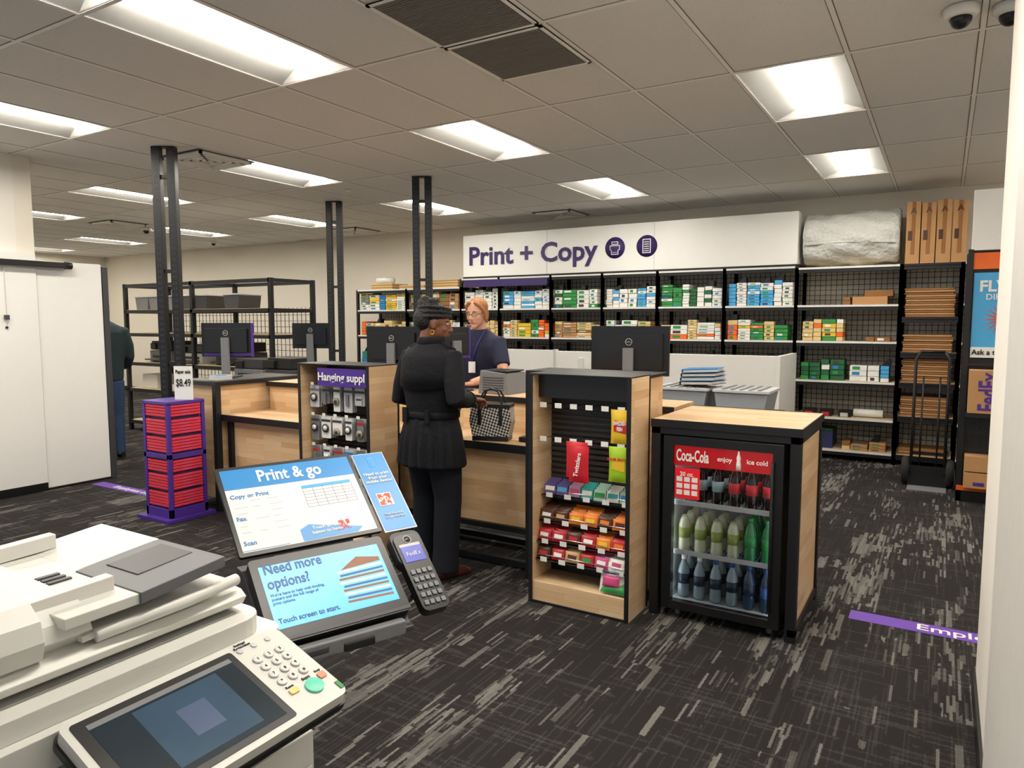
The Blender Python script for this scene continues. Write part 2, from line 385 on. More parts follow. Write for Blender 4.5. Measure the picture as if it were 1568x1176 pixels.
stack(-1.42,-.98,1.36,.28,'mix'); st.box(-.9,-.55,YF+.03,YF+.3,1.772,1.86,card); st.box(-.78,-.5,YF+.05,YF+.35,1.861,1.93,card2); stack(-1.0,-.92,1.77,.12,'card')
stack(-1.42,-.9,.91,.26,'green'); stack(-.9,-.5,.91,.2,'white'); stack(-.75,-.5,1.36,.07,'card')
for x in (-1.38,-1.2,-1.0): st.box(x,x+.13,YF+.05,YF+.25,.492,.56,blackpl); st.box(x+.02,x+.1,YF+.04,YF+.05,.495,.54,red if x<-1.1 else lgrey)
st.cyl((-.85,YF+.15,.54),(-.55,YF+.15,.54),.045,paper); st.box(-1.4,-1.05,YF+.04,YF+.34,.122,.32,mk('navy_box','#27325e',.5)); st.box(-1.4,-1.05,YF+.035,YF+.34,.325,.345,dgreen); stack(-.95,-.5,.12,.13,'card')
st.obj('stocked_paper_and_boxes',.0015,seg=1)
m=MB()
for z,n in ((.92,11),(1.25,8),(1.63,13),(.55,9),(.12,3)):
    for k in range(n):
        j=random.uniform(-.012,.012); m.box(-.38+j,.08+j,YF+.02+abs(j),YF+.42,z+k*.024+.002,z+k*.024+.021,card if k%2 else card2)
m.obj('flat_packed_cardboard_boxes',.001,seg=1)
m=MB()
for k in range(4): 
    x=-.40+k*.142; m.box(x,x+.132,8.86,9.3,2.202,2.86-(.02 if k%2 else 0),card); m.box(x+.05,x+.085,8.855,8.86,2.3,2.86-(.02 if k%2 else 0),card2)
    m.box(x+.02,x+.06,8.853,8.858,2.45,2.55,brown)
bx=m.obj('tall_cardboard_cartons',.003)
for k in range(4): txt('A',.09,FRONT(-.335+k*.142,8.85,2.76),brown,bx)
bw=bpy.data.materials.new('bubble_wrap_plastic'); bw.use_nodes=True; nt=bw.node_tree; b_=nt.nodes['Principled BSDF']
b_.inputs['Base Color'].default_value=hexc('#e6e7e2'); b_.inputs['Roughness'].default_value=.28; b_.inputs['Transmission Weight'].default_value=.25; b_.inputs['IOR'].default_value=1.2
tc=nt.nodes.new('ShaderNodeTexCoord'); vo=nt.nodes.new('ShaderNodeTexVoronoi'); vo.inputs['Scale'].default_value=28; nt.links.new(tc.outputs['Object'],vo.inputs['Vector'])
no=nt.nodes.new('ShaderNodeTexNoise'); no.inputs['Scale'].default_value=7; nt.links.new(tc.outputs['Object'],no.inputs['Vector'])
ad=nt.nodes.new('ShaderNodeMath'); ad.operation='MULTIPLY_ADD'; ad.inputs[1].default_value=2.5; nt.links.new(no.outputs['Fac'],ad.inputs[0]); nt.links.new(vo.outputs['Distance'],ad.inputs[2])
bp=nt.nodes.new('ShaderNodeBump'); bp.inputs['Strength'].default_value=.6; bp.inputs['Distance'].default_value=.015; nt.links.new(ad.outputs[0],bp.inputs['Height']); nt.links.new(bp.outputs['Normal'],b_.inputs['Normal'])
m=MB(); nseg=60; vs=[];fs=[]
K=34
for k in range(K+1):
    t=k/K; x=-1.44+t*.98
    for j in range(nseg):
        a=2*math.pi*j/nseg
        r=.29+.010*math.sin(a*5+t*7)+.008*math.sin(a*9-t*13)+.006*math.sin(t*31+a*2)
        if k in (0,K): r*=.93
        vs.append((x,9.115+r*math.cos(a),2.525+r*math.sin(a)*1.02))
for k in range(K):
    for j in range(nseg): fs.append((k*nseg+j,k*nseg+(j+1)%nseg,(k+1)*nseg+(j+1)%nseg,(k+1)*nseg+j))
fs.append(tuple(range(nseg))); fs.append(tuple(range(K*nseg,(K+1)*nseg)))
m.add(vs,fs,bw,True)
m.cyl((-.462,9.11,2.52),(-.452,9.11,2.52),.05,card)
for k in range(6): 
    a=k*.045
    m.tube([(-.462,9.11+(.25-a)*math.cos(t*.3),2.52+(.25-a)*math.sin(t*.3)) for t in range(21)],.003,lgrey,n=5,closed=True)
m.tube([(-1.42,8.84,2.45),(-1.0,8.835,2.47),(-.5,8.84,2.44)],[(.002,.02)]*3,bw,n=6)
m.obj('bubble_wrap_roll')
random.seed(11)
m=MB()
for x,wd,h in ((-8.1,.45,.1),(-7.5,.5,.06),(-6.9,.55,.13)):
    for k in range(int(h/.02)): m.box(x+random.uniform(-.01,.01),x+wd,8.9,9.3,2.102+k*.02,2.119+k*.02,card if k%2 else manila)
m.tube([(-8.0,8.95,2.25),(-7.7,9.0,2.25)],.05,paper)
m.obj('rolled_and_flat_cartons')
m=MB(); m.box(-4.95,-4.12,7.82,7.86,0,1.23,white); m.box(-4.11,-1.5,7.8,7.86,0,1.22,white); m.box(-1.5,-1.45,7.8,8.76,0,1.22,white); m.box(-4.12,-4.09,7.79,7.87,0,1.24,lgrey)
m.obj('low_white_partition',.004)
# ---------------- freestanding back office rack
m=MB(); x0,x1,y0,y1,zt=-10.2,-7.1,6.0,6.68,2.12
for x in (x0,(x0+x1)/2,x1):
    for y in (y0,y1): upright(m,x,y,zt,.05)
for z in (.15,.62,1.0,1.42,1.75,zt):
    m.box(x0,x1,y0-.025,y0+.025,z-.05,z-.005,black); m.box(x0,x1,y1-.025,y1+.025,z-.05,z-.005,black)
    for x in (x0,(x0+x1)/2,x1): m.box(x-.02,x+.02,y0,y1,z-.05,z-.005,black)
    if z<2: m.box(x0,x1,y0,y1,z-.012,z,shelfb)
x=x0
while x<x1: m.box(x-.003,x+.003,y1,y1+.006,.1,zt-.35,black); x+=.08
z=.15
while z<zt-.35: m.box(x0,x1,y1,y1+.006,z-.003,z+.003,black); z+=.08
m.obj('freestanding_storage_rack')
m=MB()
for k in range(7):
    x=-10.05+k*.33
    if k==5: continue
    m.prism([(.0,.0),(.26,.0),(.29,.17),(-.03,.17)],0,.35,mgrey if k<3 else dgrey,M=T(x,6.42,1.752)@RX(90)); m.box(x-.04,x+.3,6.06,6.43,1.925,1.945,lgrey)
m.obj('plastic_storage_bins',.006)
m=MB()
def printer(m,x,y,z,w,d,h,c1,c2):
    m.box(x,x+w,y,y+d,z,z+h*.55,c1); m.box(x+.02,x+w-.02,y+.02,y+d,z+h*.58,z+h,c2); m.box(x+.05,x+w-.05,y-.12,y,z+.03,z+.05,c2); m.box(x+.06,x+w-.06,y-.003,y+.01,z+.06,z+.1,blackpl); m.box(x+.03,x+.15,y-.01,y+.05,z+h*.6,z+h*.9,blackpl)
printer(m,-9.9,6.15,1.001,.5,.4,.3,mgrey,dgrey); printer(m,-9.2,6.15,1.001,.5,.4,.26,lgrey,dgrey); printer(m,-8.4,6.15,1.001,.55,.4,.3,dgrey,blackpl)
for x in (-10,-9.5,-8.9,-8.2,-7.7): m.box(x,x+.35,6.08,6.4,.621,.621+random.choice([.08,.14,.2]),random.choice([paper,card,white])); m.box(x,x+.35,6.08,6.45,.151,.35,card)
m.obj('office_printers_on_rack',.006)
# ---------------- posts
def post(x,y,z0=0,rot=0):
    m=MB(); M=T(x,y,0)@RZ(rot); Ht=H-.006
    for s in (-1,1):
        cx=s*.064
        m.box(cx-.034,cx+.034,-.035,.035,z0,Ht,black,M=M)
        z=z0+.3
        while z<H-.05: 
            m.box(cx-.012,cx-.006,-.037,-.034,z,z+.025,dgrey,M=M); m.box(cx+.006,cx+.012,-.037,-.034,z,z+.025,dgrey,M=M); z+=.05
    for z in (z0+.02,1.2,2.0,2.8): m.box(-.06,.06,-.02,.02,z,z+.03,black,M=M)
    m.box(-.105,.105,-.05,.05,z0,z0+.01,black,M=M)
    m.box(-.1,.1,-.035,.035,Ht-.008,Ht,black,M=M)
    m.obj('slotted_steel_post',.002,seg=1)
post(-5.77,3.79,rot=32); post(-6.55,6.55,rot=30); post(-4.67,5.92,rot=30)
# ---------------- service counter
m=MB()
m.box(-5.58,-5.14,3.76,4.62,.1,1.05,WOOD); m.box(-5.60,-5.10,3.72,4.66,1.05,1.085,black); m.box(-5.59,-5.12,3.74,4.64,1.084,1.089,mk('counter_top_dark','#3b3835',.4))
for x in (-5.58,-5.12):
    for y in (3.74,4.64): m.box(x-.025,x+.025,y-.025,y+.025,0,1.06,black)
m.box(-5.11,-2.12,3.78,4.25,.775,.81,WOOD); m.box(-5.11,-2.12,3.765,3.78,.76,.812,black)
m.box(-5.08,-2.12,3.83,3.85,.27,.76,WOOD)
for x in (-5.05,-3.55,-2.12): 
    m.box(x-.025,x+.025,3.80,3.85,0,.78,black); m.box(x-.025,x+.025,4.56,4.61,0,1.04,black)
m.box(-5.05,-2.12,3.80,3.84,.02,.06,black); m.box(-5.05,-2.12,3.80,3.84,.24,.275,black)
m.box(-5.08,-2.12,4.25,4.28,.27,1.03,WOOD); m.box(-5.1,-1.4,4.24,4.64,1.03,1.055,WOOD); m.box(-5.1,-1.4,4.228,4.24,1.015,1.056,black); 
m.box(-5.05,-2.12,4.2,4.24,.02,.06,black)
m.box(-2.12,-1.385,3.70,3.98,.05,1.27,WOOD); m.box(-2.14,-1.365,3.69,3.70,.0,1.29,black); m.box(-2.14,-1.365,3.70,3.99,1.27,1.29,black)
m.box(-2.12,-1.4,4.25,4.28,.1,1.03,WOOD)
m.obj('service_counter',.002,seg=1)
def monitor(name,M,w=.5,h=.3,logo=True,side=None,zc=.33):
    m=MB(); m.box(-w/2,w/2,-.012,.012,zc-h/2,zc+h/2,blackpl); m.box(-w/2+.04,w/2-.04,-.035,-.01,zc-h/2+.04,zc+h/2-.05,blackpl)
    m.box(-w/2+.012,w/2-.012,.0122,.014,zc-h/2+.018,zc+h/2-.012,mk('screen_glow','#7fa8d6',.3,emit=.8))
    if side: m.box(w/2-.01,w/2+.004,-.014,.014,zc-h/2,zc+h/2,side); m.box(-w/2+.02,w/2-.01,-.016,-.0125,zc-h/2+.01,zc-h/2+.03,side)
    m.box(-.035,.035,-.06,-.035,.01,zc+.02,mgrey); m.rbox(-.11,.11,-.13,.07,0,.012,.03,dgrey)
    o=m.obj(name,.004,M=M)
    if logo:
        m=MB(); m.tube([(.022*math.cos(t*.39),-.037,zc+.06+.022*math.sin(t*.39)) for t in range(16)],.002,lgrey,n=6,closed=True); m.obj('logo_ring',0,o)
        txt('DELL',.014,T(0,-.037,zc+.06)@RX(90),lgrey,o)
    return o
monitor('desktop_monitor',T(-1.80,4.5,1.056)@RZ(8),w=.53,h=.33)
monitor('desktop_monitor',T(-3.86,4.5,1.056)@RZ(10),w=.5,h=.31)
monitor('desktop_monitor',T(-3.20,4.42,1.056)@RZ(72),w=.3,h=.25,logo=False,side=purple,zc=.36)
monitor('desktop_monitor',T(-5.46,4.12,1.09)@RZ(28),w=.46,h=.3,side=purple)
m=MB(); m.rbox(-5.28,-5.16,3.78,3.94,1.09,1.13,.02,lgrey); m.box(-5.27,-5.17,3.80,3.88,1.131,1.134,blue); m.obj('label_printer',.004)
m=MB(); m.prism([(0,0),(.26,0),(.24,.15),(.02,.17)],0,.28,mgrey,M=T(-2.92,4.62,1.056)@RX(90)); 
for k in range(6): m.box(-2.88,-2.70,4.336,4.342,1.08+k*.018,1.088+k*.018,dgrey)
m.box(-2.90,-2.68,4.36,4.6,1.215,1.225,blackpl); m.obj('receipt_scale_unit',.006)
m=MB(); m.rbox(-2.32,-2.20,3.90,4.06,.812,.84,.02,blackpl); m.box(-2.30,-2.22,4.02,4.09,.84,.9,blackpl); m.box(-2.3,-2.22,3.91,3.99,.841,.844,dgrey)
m.obj('desk_card_terminal',.003)
m=MB(); m.box(-2.09,-2.05,4.30,4.32,1.12,1.34,lgrey);m.rbox(-2.12,-2.02,4.27,4.35,1.058,1.12,.02,white); m.obj('tissue_dispenser',.003)
m=MB(); m.box(-4.28,-4.23,4.3,4.34,1.057,1.14,paper); m.box(-4.2,-4.16,4.3,4.33,1.057,1.13,paper); m.obj('counter_note_cards',.003)
m=MB(); m.box(-7.0,-5.5,5.2,5.75,.87,.9,WOOD)
for x in (-6.97,-5.53):
    for y in (5.23,5.72): m.box(x-.025,x+.025,y-.025,y+.025,0,.87,black)
m.box(-7.0,-5.5,5.7,5.72,.3,.87,black); m.obj('back_office_worktable',.002)
m=MB(); printer(m,-6.42,5.32,.901,.42,.36,.28,dgrey,blackpl); printer(m,-6.95,5.32,.901,.48,.38,.26,mgrey,dgrey); m.obj('desktop_printers',.006)
monitor('desktop_monitor',T(-5.79,5.42,.901)@RZ(25),w=.42,h=.27,zc=.53)
m=MB(); m.box(-2.15,-1.12,5.72,6.28,.8,.84,black)
for x in (-2.12,-1.15):
    for y in (5.75,6.25): m.box(x-.025,x+.025,y-.025,y+.025,0,.8,black)
m.obj('stock_table',.002)
m=MB()
for x0,x1 in ((-2.08,-1.64),(-1.58,-1.16)):
    m.prism([(x0+.03,0),(x1-.03,0),(x1,.17),(x0,.17)],0,.42,mk('tote_grey','#9aa0a6',.4),M=T(0,6.2,.841)@RX(90)); m.rbox(x0-.015,x1+.015,5.76,6.22,1.012,1.035,.03,lgrey)
    for k in range(5): m.box(x0+.06+k*.07,x0+.09+k*.07,5.77,6.2,1.036,1.042,mgrey)
m.obj('plastic_totes',.004)
m=MB()
for k,c in enumerate((blackpl,blue,blackpl,blue)):
    M=T(-1.72,5.95,1.056+k*.035)@RZ(-12+k*5)@RY(-3)
    m.box(-.15,.15,-.13,.13,0,.003,c,M=M); m.box(-.15,.15,-.13,.13,.027,.03,c,M=M); m.box(-.15,-.145,-.13,.13,0,.03,c,M=M); m.box(-.14,.14,-.12,.12,.004,.026,paper,M=M)
m.obj('ring_binders',.001,seg=1)
# ---------------- fridge cabinet
m=MB(); X0,X1,Y0,Y1=-1.31,-.56,3.6,4.31
m.box(X0,X1,Y0,Y1,1.03,1.065,WOOD)
for b in ((X0-.004,X1+.004,Y0-.006,Y0),(X0-.004,X1+.004,Y1,Y1+.006)): m.box(*b,1.025,1.068,black)
m.box(X1,X1+.006,Y0,Y1,1.025,1.068,black)
for x in (X0+.025,X1-.025):
    for y in (Y0+.025,Y1-.025): m.box(x-.025,x+.025,y-.025,y+.025,0,1.03,black)
m.box(X1-.04,X1-.012,Y0+.05,Y1-.05,.06,1.02,WOOD); m.box(X0+.012,X0+.04,Y0+.05,Y1-.05,.06,1.02,WOOD)
m.box(X0,X1,Y0,Y0+.04,.99,1.03,black); m.box(X1-.04,X1,Y0,Y1,.03,.07,black); m.box(X1-.04,X1,Y0,Y1,.99,1.03,black); m.box(X0,X1,Y1-.04,Y1,.99,1.03,black)
m.obj('fridge_enclosure_table',.002,seg=1)
m=MB(); fx0,fx1,fy0,fy1=-1.235,-.635,3.58,4.18; fw=mk('fridge_liner','#cfd4d3',.4)
z0,z1=.06,.985
m.box(fx0,fx0+.03,fy0+.05,fy1,z0,z1,blackpl); m.box(fx1-.03,fx1,fy0+.05,fy1,z0,z1,blackpl); m.box(fx0,fx1,fy1-.03,fy1,z0,z1,blackpl); m.box(fx0,fx1,fy0+.05,fy1,z0,z0+.03,blackpl); m.box(fx0,fx1,fy0+.05,fy1,z1-.03,z1,blackpl)
m.box(fx0+.03,fx1-.03,fy1-.035,fy1-.03,z0+.03,z1-.03,fw); m.box(fx0+.03,fx0+.034,fy0+.05,fy1-.03,z0+.03,z1-.03,fw); m.box(fx1-.034,fx1-.03,fy0+.05,fy1-.03,z0+.03,z1-.03,fw); m.box(fx0+.03,fx1-.03,fy0+.05,fy1-.03,z0+.03,z0+.034,fw)
d=.05
m.box(fx0,fx0+d,fy0,fy0+.045,z0,z1,blackpl); m.box(fx1-d,fx1,fy0,fy0+.045,z0,z1,blackpl); m.box(fx0+d,fx1-d,fy0,fy0+.045,z0,z0+.045,blackpl); m.box(fx0+d,fx1-d,fy0,fy0+.045,z1-.045,z1,blackpl)
m.tube([(fx1-.045,fy0-.03,.15),(fx1-.045,fy0-.03,.9)],.007,blackpl); m.box(fx1-.052,fx1-.038,fy0-.03,fy0,.15,.17,blackpl); m.box(fx1-.052,fx1-.038,fy0-.03,fy0,.88,.9,blackpl)
for x in (fx0+.06,fx1-.06):
    for y in (fy0+.1,fy1-.06): m.cyl((x,y,0),(x,y,.06),.015,mgrey)
il=mk('fridge_led','#f4fbff',.5,emit=9,var=0)
m.box(fx0+.035,fx0+.042,fy0+.06,fy0+.067,.12,.9,il); m.box(fx1-.042,fx1-.035,fy0+.06,fy0+.067,.12,.9,il); m.box(fx0+.06,fx1-.06,fy0+.08,fy0+.1,z1-.04,z1-.032,il)
for z in (.615,.345):
    x=fx0+.04
    while x<fx1-.035: m.cyl((x,fy0+.07,z),(x,fy1-.05,z),.002,white,n=6); x+=.022
    for y in (fy0+.07,fy0+.3,fy1-.05): m.cyl((fx0+.035,y,z-.003),(fx1-.035,y,z-.003),.003,white,n=6)
    m.box(fx0+.04,fx1-.04,fy0+.064,fy0+.068,z-.004,z+.022,lgrey)
fr_=m.obj('glass_door_drink_fridge',.002,seg=1)
m=MB(); m.quad([(fx0+d,fy0+.02,z0+.045),(fx1-d,fy0+.02,z0+.045),(fx1-d,fy0+.02,z1-.045),(fx0+d,fy0+.02,z1-.045)],glassm); m.obj('door_glass',0,fr_)
m=MB(); redl=mk('lit_red_header','#c8141e',.4,emit=.35); m.box(fx0+d,fx1-d,fy0+.025,fy0+.04,.83,.94,redl)
m.box(fx0+.06,fx0+.19,fy0+.012,fy0+.018,.66,.82,redl); 
for i in range(3):
    for j in range(3): m.box(fx0+.07+i*.04,fx0+.1+i*.04,fy0+.009,fy0+.012,.68+j*.035,.705+j*.035,paper)
m.lathe([(.002,0),(.012,.0),(.012,.03),(.009,.045),(.011,.06),(.005,.08),(.005,.095)],paper,M=T(fx1-.215,fy0+.012,.84),n=10)
m.obj('fridge_header_panel',0,fr_)
txt('Coca-Cola',.085,FRONT(fx0+.15,fy0+.012,.885),paper,fr_,width=.17,bold=.002)
txt('enjoy',.034,FRONT(fx0+.315,fy0+.012,.885),paper,fr_,bold=.0005); txt('ice cold',.034,FRONT(fx1-.125,fy0+.012,.885),paper,fr_,width=.10,bold=.0005)
txt('20 oz.',.03,FRONT(fx0+.125,fy0+.005,.79),paper,fr_,bold=.0005)
m=MB()
def bottle(m,x,y,z,liq,lab,cap,h=.225,r=.031):
    M=T(x,y,z)
    m.lathe([(r*.8,0),(r,.012),(r,.05),(r*.93,.075),(r,.1),(r,.14),(r*.75,.17),(r*.42,.195),(r*.4,h-.018)],liq,n=14,M=M)
    m.lathe([(r*1.02,.075),(r*1.02,.13)],lab,n=14,M=M); m.lathe([(r*.45,h-.02),(r*.45,h)],cap,n=12,M=M)
cola=mk('cola','#1a0c08',.12); lem=mk('lemonade','#c4c8a8',.15); spr=mk('green_bottle','#2c7a48',.12); wat=mk('water_bottle','#8a9aa2',.1); wat2=mk('blue_drink','#2b4058',.1)
for r_ in range(3):
    for c in range(6):
        x=fx0+.085+c*.086; y=fy0+.12+r_*.1
        if not(c==0): bottle(m,x,y,.62,cola,(mk('silver_label','#8fb0b0',.3) if c<3 else red),(mk('teal_cap','#4c8f86',.4) if c<3 else red))
        bottle(m,x,y,.35,(lem if c<4 else spr),(mk('lime_label','#8d9a4a',.4) if c<4 else green),(white if c<4 else green),h=.19 if c<4 else .225)
        bottle(m,x,y,.097,(wat if c in(0,1,2,3) else wat2),(mk('navy_label','#1c2940',.4) if c<5 else mk('label_blue2','#35609a',.4)),white if c<2 else mk('cap_blue','#2f4f8f',.4),h=.225)
m.obj('drink_bottles',0,fr_)
# ---------------- rack builder
def rack(x0,x1,y0,y1,zt):
    m=MB()
    for a in (x0,x1-.022):
        m.box(a,a+.022,y0+.006,y1,0,zt,WOOD); m.box(a-.001,a+.023,y0,y0+.006,0,zt,black)
    m.box(x1-.001,x1+.002,y1-.012,y1,0,zt,black); m.box(x0,x1,y1-.02,y1-.001,0,zt,blackpl)
    m.box(x0,x1,y0,y1,zt,zt+.008,black)
    m.box(x0+.022,x1-.022,y0+.008,y0+.026,.01,.115,WOOD); m.box(x0+.022,x1-.022,y0+.003,y0+.008,0,.016,black); m.box(x0+.022,x1-.022,y0+.008,y1-.02,.115,.125,WOOD)
    m.box(x0+.022,x1-.022,y1-.05,y1-.02,.125,zt,blackpl)
    z=.2
    while z<zt-.1: m.box(x0+.024,x1-.024,y1-.058,y1-.05,z,z+.018,mk('slat_dark','#38322e',.5)); z+=.032
    return m
m=rack(-1.95,-1.35,3.40,3.68,1.29)
m.box(-1.926,-1.374,3.47,3.63,1.16,1.285,blackpl)
def tag(m,x,y,z,w=.042,h=.028): m.box(x-w/2,x+w/2,y-.002,y,z-h/2,z+h/2,paper)
for z in (1.12,.93):
    for k in range(6):
        x=-1.89+k*.093; m.cyl((x,3.62,z),(x,3.46,z-.0),.0025,chrome,n=6); tag(m,x,3.458,z)
tiers=((.60,3.50),(.455,3.475),(.345,3.45),(.245,3.435))
for z,y in tiers:
    m.box(-1.926,-1.374,y,3.63,z-.004,z,black); m.cyl((-1.926,y,z+.03),(-1.374,y,z+.03),.0025,chrome,n=6)
    for k in range(5): tag(m,-1.87+k*.115,y-.004,z+.005)
m.obj('snack_display_rack',.0015,seg=1)
random.seed(5)
m=MB()
def bag(x,y,z,w,h,t,c,rx=0,rz=0,lab=None):
    M=FRONT(x,y,z)@RX(rx)@RY(rz)
    m.pillow(M,w,h,t,c)
    if lab: m.prism([(-w*.3,-h*.12),(w*.3,-h*.18),(w*.32,h*.16),(-w*.28,h*.2)],t*.42,t*.52,lab,M=M)
bag(-1.425,3.455,1.03,.115,.18,.035,yellow,lab=red); bag(-1.43,3.45,.83,.12,.19,.035,mk('lime','#a0c62b',.35),lab=yellow); bag(-1.68,3.455,.83,.13,.2,.035,red); bag(-1.66,3.44,.81,.12,.2,.03,red)
gum=[(mk('gum_violet','#5a4a86',.4),paper),(mk('gum_violet','#5a4a86',.4),lblue),(mk('gum_rose','#b08a9c',.4),pink),(teal,paper),(mk('gum_mint','#a9cdb8',.4),green),(paper,teal),(mk('gum_mint','#a9cdb8',.4),blue)]
for j,(c,l) in enumerate(gum):
    for k in range(4):
        M=T(-1.915+j*.077,3.515+k*.024,.602+k*.006+random.uniform(0,.004))@RX(-14); m.box(0,.07,0,.018,0,.062,c,M=M); m.box(.006,.064,-.001,0,.018,.046,l,M=M)
kr=mk('candy_red','#b5202a',.35); ko=mk('candy_orange','#e07a22',.35); kbn=mk('candy_brown','#4f2a18',.35); kt=mk('candy_tan','#c8a070',.4)
rows=[(.457,3.49,[(kbn,paper),(kbn,kt),(ko,yellow),(ko,yellow),(kbn,ko),(ko,kbn)]),(.347,3.467,[(kr,paper),(kr,paper),(kbn,kr),(kr,paper),(ko,yellow),(kr,ko)]),(.247,3.452,[(kbn,kr),(kr,paper),(kt,kbn),(kr,green),(pink,paper),(paper,pink)])]
for z,y,cols in rows:
    for j,(c,l) in enumerate(cols):
        for k in range(5):
            x=-1.88+j*.089; bag(x+random.uniform(-.003,.003),y+k*.024,z+.035+k*.005+random.uniform(-.002,.004),.086,.062,.016,c,rx=-16,rz=random.uniform(-5,5),lab=l)
bag(-1.46,3.46,.22,.15,.19,.05,paper,rx=-10); bag(-1.46,3.43,.20,.1,.06,.03,pink,rx=-10); bag(-1.44,3.45,.165,.16,.08,.05,green,rx=-50)
sn=m.obj('candy_and_snack_packs')
txt('SWEDISH\nFISH',.03,FRONT(-1.425,3.434,1.035),paper,sn,bold=.0008,width=.07); txt('Twizzlers',.035,FRONT(-1.66,3.42,.81)@RZ(80),paper,sn,bold=.0008); txt('SOUR PATCH',.02,FRONT(-1.43,3.43,.86),red,sn,bold=.0006)
txt('POPCORN',.02,FRONT(-1.46,3.424,.25),dpurple,sn,bold=.0005)
# hanging supplies rack
m=rack(-3.80,-3.15,3.42,3.72,1.29)
m.box(-3.62,-3.175,3.43,3.44,1.15,1.27,purple)
for r_ in range(5):
    for c in range(5):
        x=-3.72+c*.105; z=1.06-r_*.21; m.cyl((x,3.66,z+.09),(x,3.48,z+.09),.002,chrome,n=6); tag(m,x,3.478,z+.095,.03,.02)
hr=m.obj('hanging_supplies_rack',.0015,seg=1); txt('Hanging suppl',.075,FRONT(-3.40,3.426,1.21),paper,hr,width=.42,bold=.0015)
m=MB(); random.seed(21)
for r_ in range(5):
    for c in range(5):
        x=-3.72+c*.105; z=1.06-r_*.21; cc=random.choice([paper,lgrey,lgrey,mgrey,paper]); hh=random.choice([.06,.075,.085]); ww=random.choice([.03,.038,.044])
        for k in range(3): m.rbox(-ww,ww,.08-2*hh,.08,0,.003,.008,[cc,lgrey,lgrey][k],M=FRONT(x,3.50+k*.02,z))
        m.box(x-ww+.003,x+ww-.003,3.494,3.497,z+.045,z+.06,random.choice([dgrey,red,blue,mgrey,dgrey]))
        t=random.randrange(5)
        if t==0: m.cyl((x,3.492,z-.02),(x,3.485,z-.02),.028,mk('tape_brown','#9a8f7d',.4),n=20); m.cyl((x,3.485,z-.02),(x,3.482,z-.02),.012,dgrey)
        elif t==1: m.box(x-.012,x+.012,3.484,3.495,z-.045,z+.03,mgrey)
        elif t==2: m.cyl((x,3.492,z),(x,3.485,z),.03,dgrey,n=20); m.cyl((x,3.485,z),(x,3.482,z),.018,paper)
        elif t==3: m.box(x-.025,x+.025,3.488,3.495,z-.035,z+.02,lgrey); m.box(x-.02,x+.02,3.484,3.488,z+.0,z+.01,dgrey)
        else:
            for q_ in (-.014,.0,.014): m.cyl((x+q_,3.491,z-.03),(x+q_,3.491,z+.03),.005,chrome,n=8)
m.obj('blister_pack_supplies')
# purple paper stand
m=MB(); m.box(-5.52,-5.1,3.26,3.68,0,.03,purple); sx0,sx1,sy0,sy1=-5.47,-5.14,3.31,3.64
m.box(sx0+.03,sx1-.03,sy0+.03,sy1-.03,.03,.93,dpurple); m.box(sx0,sx1,sy0,sy1,.93,.955,purple); m.box(sx0,sx1,sy0,sy1,.03,.10,purple)
rd2=mk('paper_ream_red','#d4344a',.5)
for x in (sx0,sx1-.03):
    for y in (sy0,sy1-.03): m.box(x,x+.03,y,y+.03,.03,.94,purple)
m.box(sx0,sx1,sy0,sy1,.5,.54,purple)
for zz in (.115,.555):
    for k in range(16):
        z=zz+k*.0235
        if z>zz+.36: break
        if k in (5,11): continue
        m.box(sx0+.035,sx1-.035,sy0+.005,sy0+.04,z,z+.019,rd2); m.box(sx1-.04,sx1-.005,sy0+.035,sy1-.035,z,z+.019,rd2); m.box(sx1-.04,sx1-.0045,sy0+.12,sy0+.2,z+.004,z+.013,pink)
ps=m.obj('purple_paper_sale_stand',.002,seg=1)
m=MB(); m.box(-.075,.075,0,.004,.0,.27,paper,M=T(-5.2,3.5,.956)@RZ(30)); so=m.obj('sale_card',0,ps)
for s,z,t in ((.04,1.18,'Paper sale'),(.085,1.09,'$8.49'),): txt(t,s,T(-5.2,3.5,z)@RZ(30)@T(0,-.003,0)@RX(90),blackpl,ps,width=.12,bold=.001)
# ---------------- right gondola
m=MB(); gx,gy=.15,7.35
m.box(gx,gx+.04,gy,gy+.05,0,2.2,black); m.box(gx,1.4,gy+.06,gy+.1,.0,2.2,blackpl); m.box(gx,gx+.04,gy+.5,gy+.55,0,2.2,black); m.box(gx,1.4,gy,gy+.55,0,.12,blackpl)
m.box(gx,1.4,gy+.02,gy+.06,2.03,2.17,orange); m.box(gx+.02,1.4,gy,gy+.06,2.19,2.7,white); m.box(gx+.24,gx+.5,gy-.004,gy,2.33,2.57,orange)
m.box(gx+.05,.75,gy+.03,gy+.055,1.32,2.0,lblue); m.box(gx+.05,.75,gy+.025,gy+.03,1.27,1.36,paper)
m.box(gx+.04,1.4,gy+.0,gy+.05,1.2,1.225,black); m.box(gx,1.4,gy-.02,gy+.0,.1,.14,orange); m.box(gx+.04,1.4,gy-.17,gy+.05,.765,.795,black)
for k in range(10):
    for z in range(12): m.cyl((gx+.08+k*.05,gy+.058,.5+z*.05),(gx+.08+k*.05,gy+.06,.5+z*.05),.004,dgrey,n=6)
fl=mk('flower_coral','#d2502f',.5)
for k in range(18):
    a=k*math.pi/9; m.add([(.06*math.cos(a-.12),.06*math.sin(a-.12),0),(.15*math.cos(a),.15*math.sin(a),0),(.06*math.cos(a+.12),.06*math.sin(a+.12),0),(0,0,0)],[(3,0,1,2)],fl,M=FRONT(gx+.27,gy+.027,1.6))
m.cyl((gx+.27,gy+.028,1.6),(gx+.27,gy+.022,1.6),.045,brown)
gd=m.obj('retail_gondola_display',.002,seg=1)
